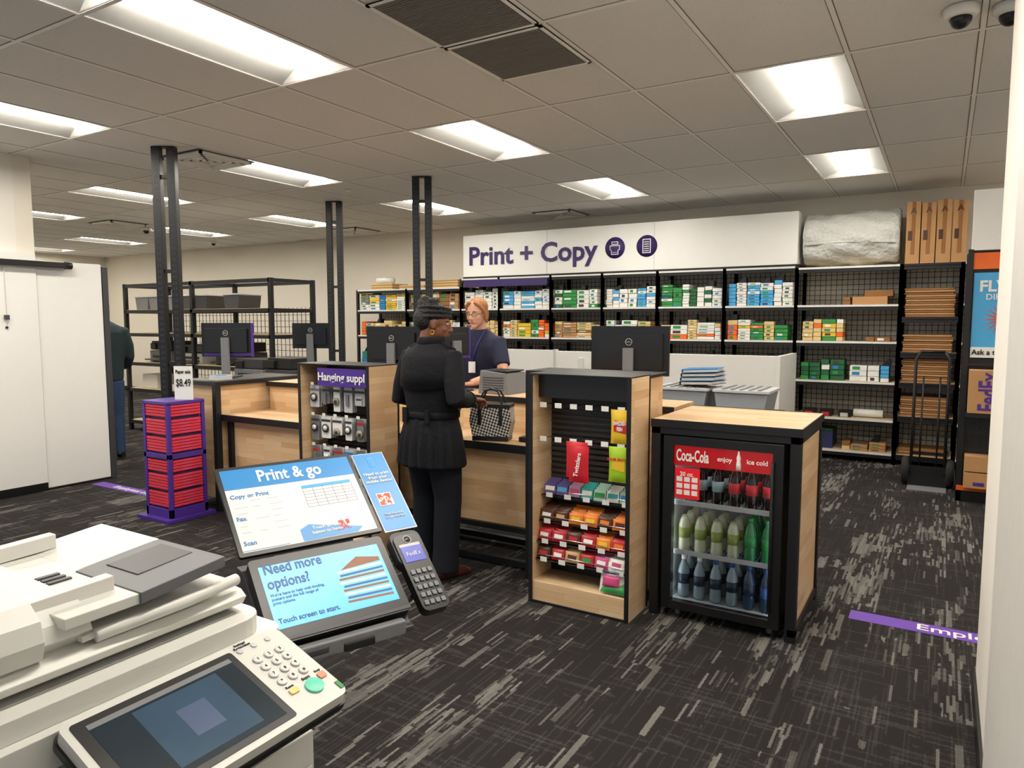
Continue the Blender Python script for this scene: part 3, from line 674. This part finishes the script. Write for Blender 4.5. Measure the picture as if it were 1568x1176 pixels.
txt('FLWR',.13,FRONT(gx+.26,gy+.024,1.88),paper,gd,width=.34,bold=.004); txt('DIRECT',.07,FRONT(gx+.26,gy+.024,1.79),paper,gd,bold=.001); txt('Ask a team',.06,FRONT(gx+.06,gy+.02,1.315),blackpl,gd,align='LEFT',bold=.0015); txt('P',.22,FRONT(gx+.37,gy-.008,2.45),paper,gd,bold=.006)
m=MB(); m.box(gx+.05,gx+.55,gy-.15,gy+.02,.80,1.17,card); bxo=m.obj('parcel_box',.004); txt('FedEx',.2,FRONT(gx+.2,gy-.152,.985)@RZ(90),purple,bxo,width=.33,bold=.005)
m=MB(); 
for z in (.145,.29,): m.box(gx+.05,gx+.6,gy-.12,gy+.05,z,z+.135,card)
m.box(gx+.12,gx+.2,gy-.125,gy-.12,.17,.2,purple); m.obj('shipping_cartons',.004)
# hand truck
m=MB(); HM=T(-.06,7.78,0)
y=0
for x in (-.16,.12): m.tube([(x,y+.03,.12),(x,y+.12,.8),(x,y+.2,1.22),(x+(.04 if x<0 else -.04),y+.21,1.29)],.014,black,n=10,M=HM)
m.tube([(-.12,y+.21,1.29),(.08,y+.21,1.29)],.014,black,n=10,M=HM)
for z in (.3,.6,.9): m.box(-.16,.12,y+.04+z*.12,y+.055+z*.12,z,z+.03,black,M=HM)
for x in (-.09,.05): m.tube([(x,y+.03,.12),(x,y+.17,1.05)],.008,black,n=8,M=HM)
m.box(-.18,.14,y-.2,y+.03,.0,.008,mgrey,M=HM); m.box(-.18,.14,y+.02,y+.03,.0,.2,black,M=HM); m.cyl((-.2,y+.1,.14),(.16,y+.1,.14),.01,chrome,M=HM)
for x in (-.205,.165):
    m.tube([(x,y+.1+.1*math.cos(t*math.pi/10),.138+.1*math.sin(t*math.pi/10)) for t in range(20)],.036,rubber,n=10,closed=True,M=HM); m.cyl((x-.02,y+.1,.138),(x+.02,y+.1,.138),.065,lgrey,M=HM); m.cyl((x-.035,y+.1,.138),(x+.035,y+.1,.138),.022,mgrey,M=HM)
m.obj('hand_truck')
# ---------------- kiosk
W=V(.375,.927,0).normalized(); TT=V(-.710,.287,.642).normalized(); NN=W.cross(TT).normalized(); TT=NN.cross(W)
KM=Matrix(((W.x,TT.x,NN.x,-1.353),(W.y,TT.y,NN.y,1.364),(W.z,TT.z,NN.z,.76),(0,0,0,1)))
scr=mk('kiosk_screen_blue','#4aa6e0',.3,emit=.75,var=.05,scale=3); wr=mk('kiosk_text_navy','#0d5296',.4); kb=mk('kiosk_blue','#1f86cc',.35)
m=MB(); m.rbox(-.2,.2,-.005,.255,-.03,0,.012,blackpl); m.box(-.178,.178,.035,.228,0.0,.001,scr); m.box(-.2,.2,.0,.01,-.002,.002,dgrey)
sb=mk('sheet_brown','#8a5a3c',.5,emit=.2); sb2=mk('sheet_blue2','#2e5f95',.5,emit=.3)
for k in range(9): m.prism([(.03+.004*math.sin(k*2),.06+k*.012),(.168,.055+k*.013),(.168,.062+k*.013),(.03+.004*math.sin(k*2),.067+k*.012)],.0012,.0014,[sb,sb2,paper][k%3])
m.prism([(.04,.165),(.10,.2),(.168,.185),(.168,.172)],.0012,.0014,sb)
m.rbox(-.215,.215,.27,.59,-.012,0,.006,blackpl); m.box(-.203,.203,.282,.578,0,.001,paper); m.box(-.203,.203,.503,.578,.001,.0015,kb)
m.box(-.203,-.07,.285,.287,.001,.0014,blue); m.prism([(-.03,.284),(.14,.284),(.16,.30),(.0,.34),(-.03,.325)],.001,.0015,kb)
for r_ in range(6):
    for (a,b) in ((-.19,-.15),(-.14,-.10),(-.09,-.05)): 
        if random.random()<.8: m.box(a,b-random.uniform(0,.02),.455-r_*.022,.458-r_*.022,.001,.0013,lgrey)
for r_ in range(7): m.box(.02,.18,.40+r_*.012,.401+r_*.012,.001,.0014,dgrey)
for c_ in range(6): m.box(.02+c_*.032,.021+c_*.032,.40,.472,.001,.0014,dgrey)
m.box(.02,.18,.472,.484,.001,.0014,lblue)
def qr(m,x,y,s,c=red,n=9):
    for i in range(n):
        for j in range(n):
            if (i<3 and j<3) or (i<3 and j>n-4) or (i>n-4 and j>n-4) or random.random()<.5: m.box(x+i*s/n,x+(i+.9)*s/n,y+j*s/n,y+(j+.9)*s/n,.0016,.002,c)
qr(m,.09,.30,.035)
m.box(.222,.335,.262,.582,-.006,-.001,mk('acrylic','#cfd8de',.2)); m.box(.225,.332,.266,.579,-.001,0,kb); m.box(.245,.295,.36,.41,0,.0012,paper); qr(m,.248,.363,.044,fl); m.box(.268,.285,.52,.56,0,.001,lblue); m.box(.27,.283,.523,.557,.001,.0013,kb)
m.box(-.12,.12,.25,.275,-.03,-.012,dgrey); m.box(-.1,.1,.27,.5,-.03,-.013,dgrey)
ks=m.obj('print_kiosk_terminal',.0012,M=KM,seg=1)
txt('Print & go',.062,T(-.0,.54,.002),paper,ks,width=.2,bold=.0014)
for t,x,y in (('Copy or Print',-.195,.475),('Fax',-.195,.395),('Scan',-.195,.31)): txt(t,.02,T(x,y,.0016),blue,ks,align='LEFT',bold=.0003)
txt('Touch screen\nbelow to begin',.016,T(.05,.315,.002),paper,ks,bold=.0003)
txt('Need more\noptions?',.046,T(-.168,.192,.0016),wr,ks,align='LEFT',width=.165,bold=.0008)
txt("We're here to help with binding,\nposters and the full range of\nprint options.",.0125,T(-.168,.122,.0016),wr,ks,align='LEFT',width=.15)
txt('Touch screen to start.',.021,T(-.168,.056,.0016),wr,ks,align='LEFT',width=.17,bold=.0003)
txt('Need to print\nfrom your\nmobile device?',.016,T(.278,.475,.0014),paper,ks,bold=.0003); txt('Scan the code\nto get started',.012,T(.278,.32,.0014),paper,ks)
Nh=V(.927,-.375,0); KB=Matrix(((W.x,-Nh.x,0,-1.353),(W.y,-Nh.y,0,1.364),(0,0,1,.70),(0,0,0,1)))
KBl=KM.inverted()@KB
m=MB(); m.prism([(-.02,0),(.30,0),(.30,.18),(.25,.18),(.0,.018),(-.02,.015)],-.2,.2,dgrey,M=Matrix(((0,0,1,0),(1,0,0,0),(0,1,0,0),(0,0,0,1))))
m.rbox(-.2,.17,-.03,.0,.0,.04,.01,mgrey); m.box(-.02,.07,-.036,-.02,.0,.024,blackpl); m.box(-.13,-.06,-.033,-.02,.012,.03,dgrey)
m.tube([(-.1,.15,-.70),(-.1,.15,.0)],.03,dgrey); m.rbox(-.3,.1,-.02,.32,-.70,-.685,.05,dgrey)
m.obj('kiosk_base',.004,ks,M=KBl)
m=MB()
m.rbox(.228,.318,-.03,.235,-.02,.012,.02,blackpl); m.rbox(.222,.324,.13,.25,-.03,.006,.025,dgrey); m.box(.238,.308,.135,.19,.012,.0135,mk('terminal_screen','#3a3f9e',.3,emit=.6)); m.box(.238,.308,.19,.2,.012,.013,lgrey)
m.cyl((.273,.215,.012),(.273,.215,.0135),.014,lgrey); m.cyl((.273,.215,.0132),(.273,.215,.014),.0115,blackpl)
for i in range(4):
    for j in range(5): m.rbox(.238+i*.0185,.252+i*.0185,-.012+j*.026,.003+j*.026,.012,.016,.003,mk('terminal_key','#6d7075',.4) if j<4 else mgrey)
ct=m.obj('payment_card_terminal',.002,M=KM,seg=1); txt('FedEx',.02,T(.273,.162,.0142),paper,ct)
m=MB(); m.tube([(.27,.06,-.02),(.2,.04,-.06),(.1,.02,-.04)],.01,dgrey); m.obj('terminal_bracket',0,ct)
# ---------------- copier
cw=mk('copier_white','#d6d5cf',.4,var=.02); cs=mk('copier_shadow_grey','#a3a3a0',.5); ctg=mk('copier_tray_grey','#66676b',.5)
m=MB()
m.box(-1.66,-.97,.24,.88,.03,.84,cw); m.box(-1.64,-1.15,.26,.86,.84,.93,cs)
for z in (.2,.4,.6): m.box(-.972,-.966,.26,.86,z,z+.005,dgrey); m.box(-.97,-.955,.45,.67,z-.05,z-.02,cs)
m.box(-.97,-.95,.26,.87,.62,.84,cw)
for x in (-1.6,-1.02):
    for y in (.3,.82): m.cyl((x,y,0),(x,y,.04),.03,blackpl)
m.rbox(-1.66,-1.08,.2,.93,.93,.985,.04,cw); m.rbox(-1.64,-1.10,.22,.90,.985,1.02,.05,cw); m.box(-1.60,-1.14,.26,.86,1.02,1.024,cs)
M1=Matrix(((1,0,0,0),(0,0,1,0),(0,1,0,0),(0,0,0,1)))
def slab(m,x0,x1,ya,za,yb,zb,t,mat): m.add([(x0,ya,za),(x1,ya,za),(x1,yb,zb),(x0,yb,zb),(x0,ya,za+t),(x1,ya,za+t),(x1,yb,zb+t),(x0,yb,zb+t)],[(0,3,2,1),(4,5,6,7),(0,1,5,4),(1,2,6,5),(2,3,7,6),(3,0,4,7)],mat)
lid=[(-1.64,1.026),(-1.17,1.026),(-1.145,1.035),(-1.135,1.05),(-1.15,1.062),(-1.22,1.07),(-1.64,1.075)]
m.prism(lid,.22,.88,cw,M=M1)
hump=[(-1.62,1.07),(-1.17,1.055),(-1.145,1.07),(-1.135,1.10),(-1.145,1.13),(-1.175,1.152),(-1.25,1.168),(-1.42,1.18),(-1.6,1.18),(-1.62,1.16)]
m.prism(hump,.2,.52,cw,M=M1)
hump2=[(-1.60,1.07),(-1.18,1.06),(-1.155,1.085),(-1.165,1.11),(-1.2,1.13),(-1.6,1.14)]
m.prism(hump2,.52,.60,cw,M=M1)
m.box(-1.5,-1.3,.24,.42,1.178,1.184,cs); m.box(-1.235,-1.2,.27,.31,1.166,1.17,blue)
slab(m,-1.56,-1.14,.55,1.104,.70,1.106,.018,cw); slab(m,-1.56,-1.35,.68,1.106,.84,1.122,.018,cw); slab(m,-1.34,-1.135,.67,1.106,.835,1.122,.02,ctg); slab(m,-1.31,-1.21,.71,1.129,.82,1.139,.003,dgrey)
slab(m,-1.53,-1.505,.5,1.12,.72,1.128,.028,cw); slab(m,-1.22,-1.195,.5,1.115,.66,1.12,.028,cw)
for k in range(3): m.box(-1.36+k*.02,-1.35+k*.02,.61,.65,1.122,1.127,dgrey)
slab(m,-1.55,-1.15,.58,1.07,.85,1.082,.01,cw); m.tube([(-1.15,.6,1.075),(-1.14,.75,1.081),(-1.15,.87,1.084)],.011,cw)
cp=m.obj('multifunction_copier',.007,seg=3)
PM=Matrix(((0,-.935,.354,-.872),(1,0,0,.492),(0,.354,.935,.93),(0,0,0,1)))
m=MB(); m.rbox(0,.393,0,.205,-.028,0,.018,cw); m.rbox(-.004,.397,-.004,.209,-.032,-.02,.02,blackpl); m.rbox(.012,.285,.012,.193,0,.0012,.006,blackpl)
m.box(.03,.272,.024,.180,.0012,.0016,mk('copier_lcd','#1d2830',.2,emit=.3,var=.3,scale=8)); m.box(.09,.235,.035,.165,.0016,.0018,mk('copier_lcd_reflection','#33495c',.2,emit=.3,var=.2,scale=12)); m.box(.14,.19,.07,.13,.0018,.002,mk('lcd_img','#3f4f6e',.3,emit=.25))  # brighter bluish rectangle is a reflection painted onto the screen
m.box(.03,.272,.17,.18,.0018,.002,mgrey)
for i in range(3):
    for j in range(4): m.cyl((.312+i*.024,.085+j*.022,0),(.312+i*.024,.085+j*.022,.003),.009,lgrey,n=18); m.cyl((.312+i*.024,.085+j*.022,.003),(.312+i*.024,.085+j*.022,.0033),.0075,cw,n=18)
m.cyl((.35,.045,0),(.35,.045,.004),.017,mk('start_green','#5cc0a4',.4,emit=.2),n=24); m.rbox(.370,.386,.05,.064,0,.003,.003,mk('stop_orange','#e08a70',.4)); m.rbox(.305,.323,.05,.062,0,.003,.003,mk('amber','#e8c87a',.4)); 
for k in range(3): m.cyl((.30+k*.03,.185,0),(.30+k*.03,.185,.002),.006,lgrey,n=12)
m.box(.383,.391,.012,.03,.0,.002,green)
cpn=m.obj('control_panel',.002,cp,M=PM,seg=2)
for i in range(3):
    for j in range(4): txt('123456789*0#'[(3-j)*3+i],.009,T(.312+i*.024,.085+j*.022,.0036),dgrey,cpn)
txt('Start',.009,T(.35,.068,.001),dgrey,cpn); txt('Stop',.007,T(.378,.07,.001),dgrey,cpn); txt('Reset',.007,T(.314,.068,.001),dgrey,cpn); txt('Settings/\nRegistration',.007,T(.31,.197,.001),dgrey,cpn)
m=MB(); m.box(-1.15,-.95,.50,.82,.86,.92,cw); m.box(-1.08,-.93,.52,.80,.90,.93,cs); m.obj('panel_arm',.01,cp)
m=MB(); M=RIGHT(-.945,.80,.74)
m.box(-.06,.06,-.04,.04,0,.001,paper,M=M); m.obj('copier_label',0,cp); txt('for help, ask\na team member',.014,RIGHT(-.943,.80,.74),blue,cp)
m=MB(); 
for i in range(8):
    for j in range(8):
        if random.random()<.6: m.box(-1.24+i*.005,-1.2355+i*.005,.44+j*.005,.4445+j*.005,1.169,1.172,blackpl)
m.obj('qr_label',0,cp)
# ---------------- people
def head(par,M,skin,lipm,eyebrow=None,glasses=None):
    m=MB(); sk=skin
    m.ell((0,-.012,.03),(.074,.094,.09),sk); m.ell((0,.022,-.03),(.06,.068,.075),sk); m.ell((0,.06,-.088),(.026,.022,.022),sk)
    m.tube([(0,.082,.022),(0,.095,0),(0,.108,-.02),(0,.098,-.03)],[.007,.010,.014,.011],sk,n=10)
    m.ell((.012,.092,-.026),(.009,.010,.007),sk,n=8,k=6); m.ell((-.012,.092,-.026),(.009,.010,.007),sk,n=8,k=6)
    for s in (-1,1):
        m.ell((s*.073,-.008,-.005),(.009,.018,.030),sk,n=10,k=8); m.ell((s*.038,.058,-.02),(.022,.022,.022),sk,n=10,k=8); m.ell((s*.03,.074,.032),(.024,.012,.009),sk,n=10,k=6)
    m.ell((0,.082,-.052),(.026,.013,.013),sk,n=10,k=6)
    m.tube([(0,-.02,-.02),(0,-.028,-.09),(0,-.035,-.17),(0,-.04,-.2)],[.055,.05,.054,.062],sk,n=16)
    m.fuse('head',sk,.006,par,M,it=3)
    m=MB(); ew=mk('eye_white','#e8e4df',.2); ir=mk('iris_dark','#2a1a10',.1)
    for s in (-1,1):
        m.ell((s*.03,.074,.013),(.013,.011,.0075),ew,n=12,k=8); m.ell((s*.03,.083,.013),(.005,.003,.005),ir,n=10,k=6)
        m.tube([(s*.014,.087,.031),(s*.03,.086,.036),(s*.046,.076,.031)],.003,eyebrow,n=6)
    m.ell((0,.0945,-.0495),(.02,.006,.004),lipm,n=12,k=6); m.ell((0,.093,-.0575),(.018,.006,.005),lipm,n=12,k=6)
    if glasses:
        for s in (-1,1):
            m.tube([(s*.032+.023*math.cos(t*.4189),.098-abs(s*.032+.023*math.cos(t*.4189))*.08,.01+.017*math.sin(t*.4189)) for t in range(15)],.0018,glasses,n=6,closed=True)
            m.tube([(s*.055,.092,.014),(s*.078,.05,.014),(s*.08,-.005,.012)],.0018,glasses,n=6)
        m.tube([(-.01,.1,.014),(.01,.1,.014)],.0018,glasses,n=6)
    m.obj('face_details',0,par,M=M)
def hand(par,M,skin,side=1,curl=25,name='hand'):
    m=MB(); m.tube([(0,-.035,0),(0,0,0),(0,.03,0),(0,.075,0),(0,.088,0)],[(.026,.02),(.027,.018),(.038,.016),(.041,.013),(.038,.010)],skin,n=14,ref=(0,0,1))
    for i,(x,l) in enumerate(((-.031,.068),(-.0105,.078),(.0105,.073),(.031,.058))):
        x=x*(-side); p=V(x,.078,0); a=0; pts=[V(x*.9,.05,0),p.copy()]
        for k,f in enumerate((.45,.32,.23)):
            a+=math.radians(curl*(.8+.25*k)); p=p+V(math.sin(x*4)*.6,math.cos(a),-math.sin(a))*l*f; pts.append(p.copy())
        m.tube(pts,[.0085,.0088,.0082,.0075,.006],skin,n=10,ref=(1,0,0))
    s=side; m.tube([(s*.018,.012,-.002),(s*.042,.035,-.008),(s*.058,.06,-.016),(s*.058,.082,-.024)],[.014,.0115,.0095,.007],skin,n=10)
    m.fuse(name,skin,.0035,par,M,it=2)
def aim(p,d,up=(0,0,1),roll=0):
    y=Vector(d).normalized(); x=y.cross(Vector(up)).normalized(); z=x.cross(y)
    return Matrix(((x.x,y.x,z.x,p[0]),(x.y,y.y,z.y,p[1]),(x.z,y.z,z.z,p[2]),(0,0,0,1)))@RY(roll)
def leg(m,hip,knee,ank,r,mat=black):
    h,k,a=V(*hip),V(*knee),V(*ank)
    m.tube([h,h.lerp(k,.35),h.lerp(k,.7),k,k.lerp(a,.35),k.lerp(a,.7),a],r,mat,n=18)
def shoe(par,x,y,rz,mat,L=.27):
    m=MB(); M=T(x,y,0)@RZ(rz)
    m.tube([(0,-.085,.035),(0,-.06,.05),(0,0,.05),(0,.07,.042),(0,.13,.032),(0,.165,.025)],[(.026,.03),(.036,.046),(.038,.046),(.043,.038),(.038,.028),(.018,.014)],mat,n=16,ref=(0,0,1),M=M)
    m.ell((0,-.04,.07),(.034,.045,.045),mat,M=M)
    m.fuse('shoe',mat,.007,par,it=2)
    m=MB(); m.rbox(-.042,.042,-.11,.165,0,.014,.04,rubber,M=M); m.obj('shoe_sole',0,par)
skD=mk('skin_dark','#7a4c36',.5,var=.08); skL=mk('skin_light','#dba58a',.5,var=.06)
coat=mk('black_coat_fabric','#101116',.8,var=.2,scale=8,bump=.4,bscale=30,spec=.25); trous=mk('dark_trouser_fabric','#14171f',.85,var=.15,scale=10,bump=.3,bscale=25,spec=.25)
Wm=empty('customer_woman',T(-2.665,3.455,0)@RZ(-4))
m=MB()
m.tube([(0,0,.70),(0,0,.71),(0,0,.80),(0,-.003,.92),(0,0,1.0),(0,0,1.04),(0,0,1.10),(0,-.004,1.2),(0,-.006,1.3),(0,-.004,1.37),(0,-.004,1.41),(0,0,1.44),(0,.0,1.46)],
 [(.22,.16),(.235,.172),(.222,.165),(.202,.152),(.178,.135),(.174,.13),(.184,.136),(.200,.14),(.205,.135),(.193,.12),(.155,.1),(.105,.082),(.075,.07)],coat,n=36)
ARM=((1,(.25,-.075,1.13),(.165,.17,1.10)),(-1,(-.255,-.02,1.11),(-.14,.23,1.07)))
for s,el,wr_ in ARM:
    sh=V(s*.165,-.004,1.36); e=V(*el); w_=V(*wr_)
    m.tube([V(s*.11,0,1.365),sh,sh.lerp(e,.33),sh.lerp(e,.7),e,e.lerp(w_,.3),e.lerp(w_,.7),w_],[.058,.07,.069,.062,.058,.056,.05,.046],coat,n=16)
for k in range(9):
    a=-.4-k*.31; x,y=.21*math.cos(a),.158*math.sin(a)
    m.tube([(x*.86,y*.88,.98),(x*1.0,y*1.0,.85),(x*1.06,y*1.05,.71)],[.010,.02,.026],coat,n=8)
m.tube([(.0,-.135,1.0),(.0,-.16,.85),(.0,-.178,.71)],[.01,.012,.014],coat,n=8)
m.fuse('coat',coat,.0085,Wm,it=2)
m=MB()
ring=lambda z,a,b,n=36:[(a*math.cos(2*math.pi*t/n),b*math.sin(2*math.pi*t/n)-.0,z) for t in range(n)]
m.tube(ring(1.02,.182,.140),[(.006,.022)]*36,coat,n=8,closed=True,ref=(0,0,1))
m.box(-.11,-.075,-.148,-.132,.975,1.065,coat); m.box(.07,.1,-.148,-.132,.98,1.06,coat)
m.tube(ring(1.46,.082,.078,24),[(.008,.03)]*24,coat,n=8,closed=True,ref=(0,0,1))
vs=[];fs=[]
for i in range(13):
    a=math.radians(200+i*140/12)
    for z,q in ((1.425,.76),(1.36,1.0),(1.27,1.05),(1.205,1.07)): vs.append((.186*q*math.cos(a)*1.06,.137*q*math.sin(a)-.006,z-(.03*math.cos((i-6)/6*1.5) if z<1.21 else 0)))
for i in range(12):
    for k in range(3): fs.append((i*4+k,i*4+4+k,i*4+5+k,i*4+k+1))
m.add(vs,fs,coat,True)
for s,e,w_ in ARM:
    a=V(*w_).lerp(V(*e),.16); b=V(*w_).lerp(V(*e),.26); m.tube([a,b],[.052,.054],coat,n=16)
for s,e,w_ in ARM: m.tube([(s*.06,-.01,1.455),(s*.12,-.008,1.43),(s*.19,-.006,1.40)],[(.022,.006)]*3,coat,n=8,ref=(0,1,0))
o=m.obj('coat_belt_and_flap',0,Wm); sd=o.modifiers.new('s','SOLIDIFY'); sd.thickness=.006
m=MB()
leg(m,(.085,0,.86),(.105,.02,.50),(.12,-.03,.06),[.105,.105,.095,.085,.082,.08,.085]); leg(m,(-.085,0,.86),(-.11,.06,.50),(-.13,.07,.06),[.105,.105,.095,.085,.082,.08,.085])
m.ell((0,0,.86),(.165,.12,.12),trous); m.fuse('trousers',trous,.010,Wm,it=2)
shm=mk('burgundy_shoe','#3c1714',.35); shoe(Wm,.125,-.01,-18,shm); shoe(Wm,-.135,.09,5,shm)
hm=T(.0,.03,1.565)@RZ(-46)@RX(-10)
head(Wm,hm,skD,mk('lips_dark','#7c3a35',.4),eyebrow=blackpl,glasses=mk('gold_frames','#8a6a35',.3,.8))
wrapm=mk('black_head_wrap','#0e0e10',.6,var=.3,scale=60,bump=1,bscale=110)
m=MB(); m.ell((0,-.025,.06),(.084,.102,.076),wrapm); m.ell((0,-.06,.025),(.076,.075,.08),wrapm); m.ell((-.005,-.055,.11),(.068,.072,.045),wrapm)
for k in range(9):
    a=k*.7; m.ell((.035*math.cos(a),-.055+.035*math.sin(a),.13+.006*(k%3)),(.026,.026,.02),wrapm,n=10,k=8)
for q_ in range(3): m.tube([(.083*math.cos(t*math.pi/12),-.016+.1*math.sin(t*math.pi/12),.045+q_*.022+.016*math.sin(t*math.pi/12+q_*.5)) for t in range(24)],.010,wrapm,n=8,closed=True)
m.fuse('head_wrap',wrapm,.005,Wm,hm,it=1)
m=MB()
for s in (-1,1): m.tube([(s*.083+.0,-.01+.011*math.cos(t*.6283),-.05+.014*math.sin(t*.6283)) for t in range(10)],.0022,gold,n=6,closed=True)
m.obj('earrings',0,Wm,M=hm)
hand(Wm,aim((.16,.20,1.098),(-.05,1,-.12)),skD,side=-1,curl=42); hand(Wm,aim((-.13,.26,1.065),(.25,1,-.25)),skD,side=1,curl=30)
def houndstooth():
    m=bpy.data.materials.new('woven_check'); m.use_nodes=True; N=m.node_tree.nodes; L=m.node_tree.links
    tc=N.new('ShaderNodeTexCoord'); mp=N.new('ShaderNodeMapping'); mp.inputs['Rotation'].default_value=(0,.5,.0); mp.inputs['Location'].default_value=(0.001,.003,.002); L.new(tc.outputs['Object'],mp.inputs[0]); ck=N.new('ShaderNodeTexChecker'); ck.inputs['Scale'].default_value=75
    ck.inputs['Color1'].default_value=hexc('#15151a'); ck.inputs['Color2'].default_value=hexc('#c9c7c2'); L.new(mp.outputs[0],ck.inputs['Vector']); L.new(ck.outputs[0],N['Principled BSDF'].inputs['Base Color']); N['Principled BSDF'].inputs['Roughness'].default_value=.6; return m
ht=houndstooth()
BM=T(-2.50,3.88,.812)@RZ(18); m=MB()
m.prism([(-.115,0),(.115,0),(.14,.12),(.13,.23),(-.13,.23),(-.14,.12)],-.06,.06,ht,M=RX(90)); m.box(-.12,.12,-.064,.064,0,.03,blackpl); m.box(-.134,.134,-.064,.064,.215,.24,blackpl)
for y in (-.05,.05): m.tube([(-.07,y,.21),(-.075,y,.26),(-.045,y*.6,.32),(0,y*.4,.335),(.045,y*.6,.32),(.075,y,.26),(.07,y,.21)],.007,blackpl,n=8)
for x in (-.07,.07): m.box(x-.012,x+.012,-.067,.067,.1,.235,blackpl)
m.obj('tote_handbag',.006,M=BM)
E=empty('store_employee',T(-3.26,4.90,0)@RZ(186))
navy=mk('navy_polo','#1b1f3a',.8,var=.1,bump=.2,bscale=25)
m=MB()
m.tube([(0,-.02,.93),(0,-.02,.95),(0,-.015,1.08),(0,0,1.2),(0,.02,1.32),(0,.035,1.40),(0,.04,1.45),(0,.045,1.49),(0,.05,1.52)],[(.17,.13),(.185,.14),(.19,.14),(.20,.145),(.215,.145),(.21,.13),(.175,.105),(.115,.08),(.07,.065)],navy,n=32)
arms=[]
for s in (-1,1):
    sh=V(s*.175,.04,1.41); e=V(s*.27,.14,1.17); m.tube([V(s*.11,.035,1.42),sh,sh.lerp(e,.4),sh.lerp(e,.75)],[.058,.068,.066,.064],navy,n=16); arms.append((s,sh,e))
m.fuse('polo_shirt',navy,.009,E,it=3)
m=MB()
for s,sh,e in arms:
    w_=V(s*.09,.36,1.105); m.tube([sh.lerp(e,.5),sh.lerp(e,.8),e,e.lerp(w_,.3),e.lerp(w_,.7),w_],[.048,.046,.044,.043,.034,.027],skL,n=14)
    hand(E,aim((s*.085,.385,1.1),(-s*.5,1,-.05)),skL,side=-s,curl=14)
m.fuse('arms',skL,.007,E,it=3)
m=MB(); leg(m,(.09,-.02,.92),(.1,0,.5),(.11,-.03,.05),[.10,.098,.085,.07,.066,.06,.058]); leg(m,(-.09,-.02,.92),(-.1,0,.5),(-.11,-.03,.05),[.10,.098,.085,.07,.066,.06,.058]); m.ell((0,-.02,.94),(.165,.125,.12),trous); m.fuse('trousers',trous,.012,E)
shoe(E,.11,-.01,-5,blackpl); shoe(E,-.11,-.01,5,blackpl)
hm=T(0,.085,1.645)@RZ(-2)@RX(-12)
head(E,hm,skL,mk('lips_pink','#b8685c',.4),eyebrow=mk('brow_brown','#7a4a2a',.6),glasses=blackpl)
hair=mk('strawberry_blonde_hair','#a87044',.55,var=.35,scale=60,bump=.6,bscale=90)
m=MB(); m.ell((0,-.03,.052),(.082,.092,.078),hair); m.ell((0,-.05,-.01),(.08,.06,.085),hair)
for s in (-1,1): m.tube([(s*.02,.062,.108),(s*.058,.045,.075),(s*.08,.012,.02),(s*.084,-.002,-.04),(s*.078,-.012,-.08)],[.014,.016,.014,.015,.010],hair,n=10)
m.fuse('hair',hair,.006,E,hm,it=2)
m=MB()
m.tube([(-.08,.10,1.51),(-.05,.17,1.40),(0,.172,1.26)],.005,purple,n=6); m.tube([(.08,.10,1.51),(.05,.17,1.40),(0,.172,1.26)],.005,purple,n=6); m.box(-.03,.03,.168,.174,1.17,1.26,paper); m.box(.05,.12,.175,.18,1.36,1.39,paper)
m.obj('lanyard_and_badge',0,E)
Mn=empty('background_man',T(-8.22,4.55,0)@RZ(60))
grn=mk('dark_green_top','#24363a',.85,bump=.3); jean=mk('blue_jeans','#34496e',.85,var=.15,bump=.2)
m=MB(); m.tube([(0,0,.9),(0,0,.92),(0,0,1.1),(0,.01,1.3),(0,.02,1.45),(0,.03,1.52),(0,.04,1.56),(0,.05,1.59)],[(.18,.13),(.19,.14),(.2,.145),(.225,.15),(.23,.135),(.19,.11),(.12,.08),(.07,.065)],grn,n=30)
for s in (-1,1): m.tube([(s*.14,.02,1.48),(s*.2,.02,1.47),(s*.25,.03,1.3),(s*.26,.05,1.18),(s*.24,.16,1.08),(s*.2,.3,1.05)],[.06,.07,.06,.053,.048,.04],grn,n=14); hand(Mn,aim((s*.19,.33,1.045),(-s*.2,1,-.1)),skL,side=-s,curl=25)
m.fuse('sweater',grn,.012,Mn)
m=MB(); leg(m,(.09,0,.9),(.11,.03,.5),(.12,-.02,.06),[.105,.1,.085,.07,.068,.06,.06]); leg(m,(-.09,0,.9),(-.11,.03,.5),(-.12,-.02,.06),[.105,.1,.085,.07,.068,.06,.06]); m.ell((0,0,.92),(.17,.13,.12),jean); m.fuse('jeans',jean,.012,Mn)
shoe(Mn,.12,0,-8,blackpl); shoe(Mn,-.12,0,8,blackpl)
hm=T(0,.09,1.70)@RX(-15); head(Mn,hm,skL,mk('lips_pink','#b8685c',.4),eyebrow=brown); m=MB(); m.ell((0,-.03,.052),(.08,.09,.076),brown); m.fuse('hair',brown,.008,Mn,hm)
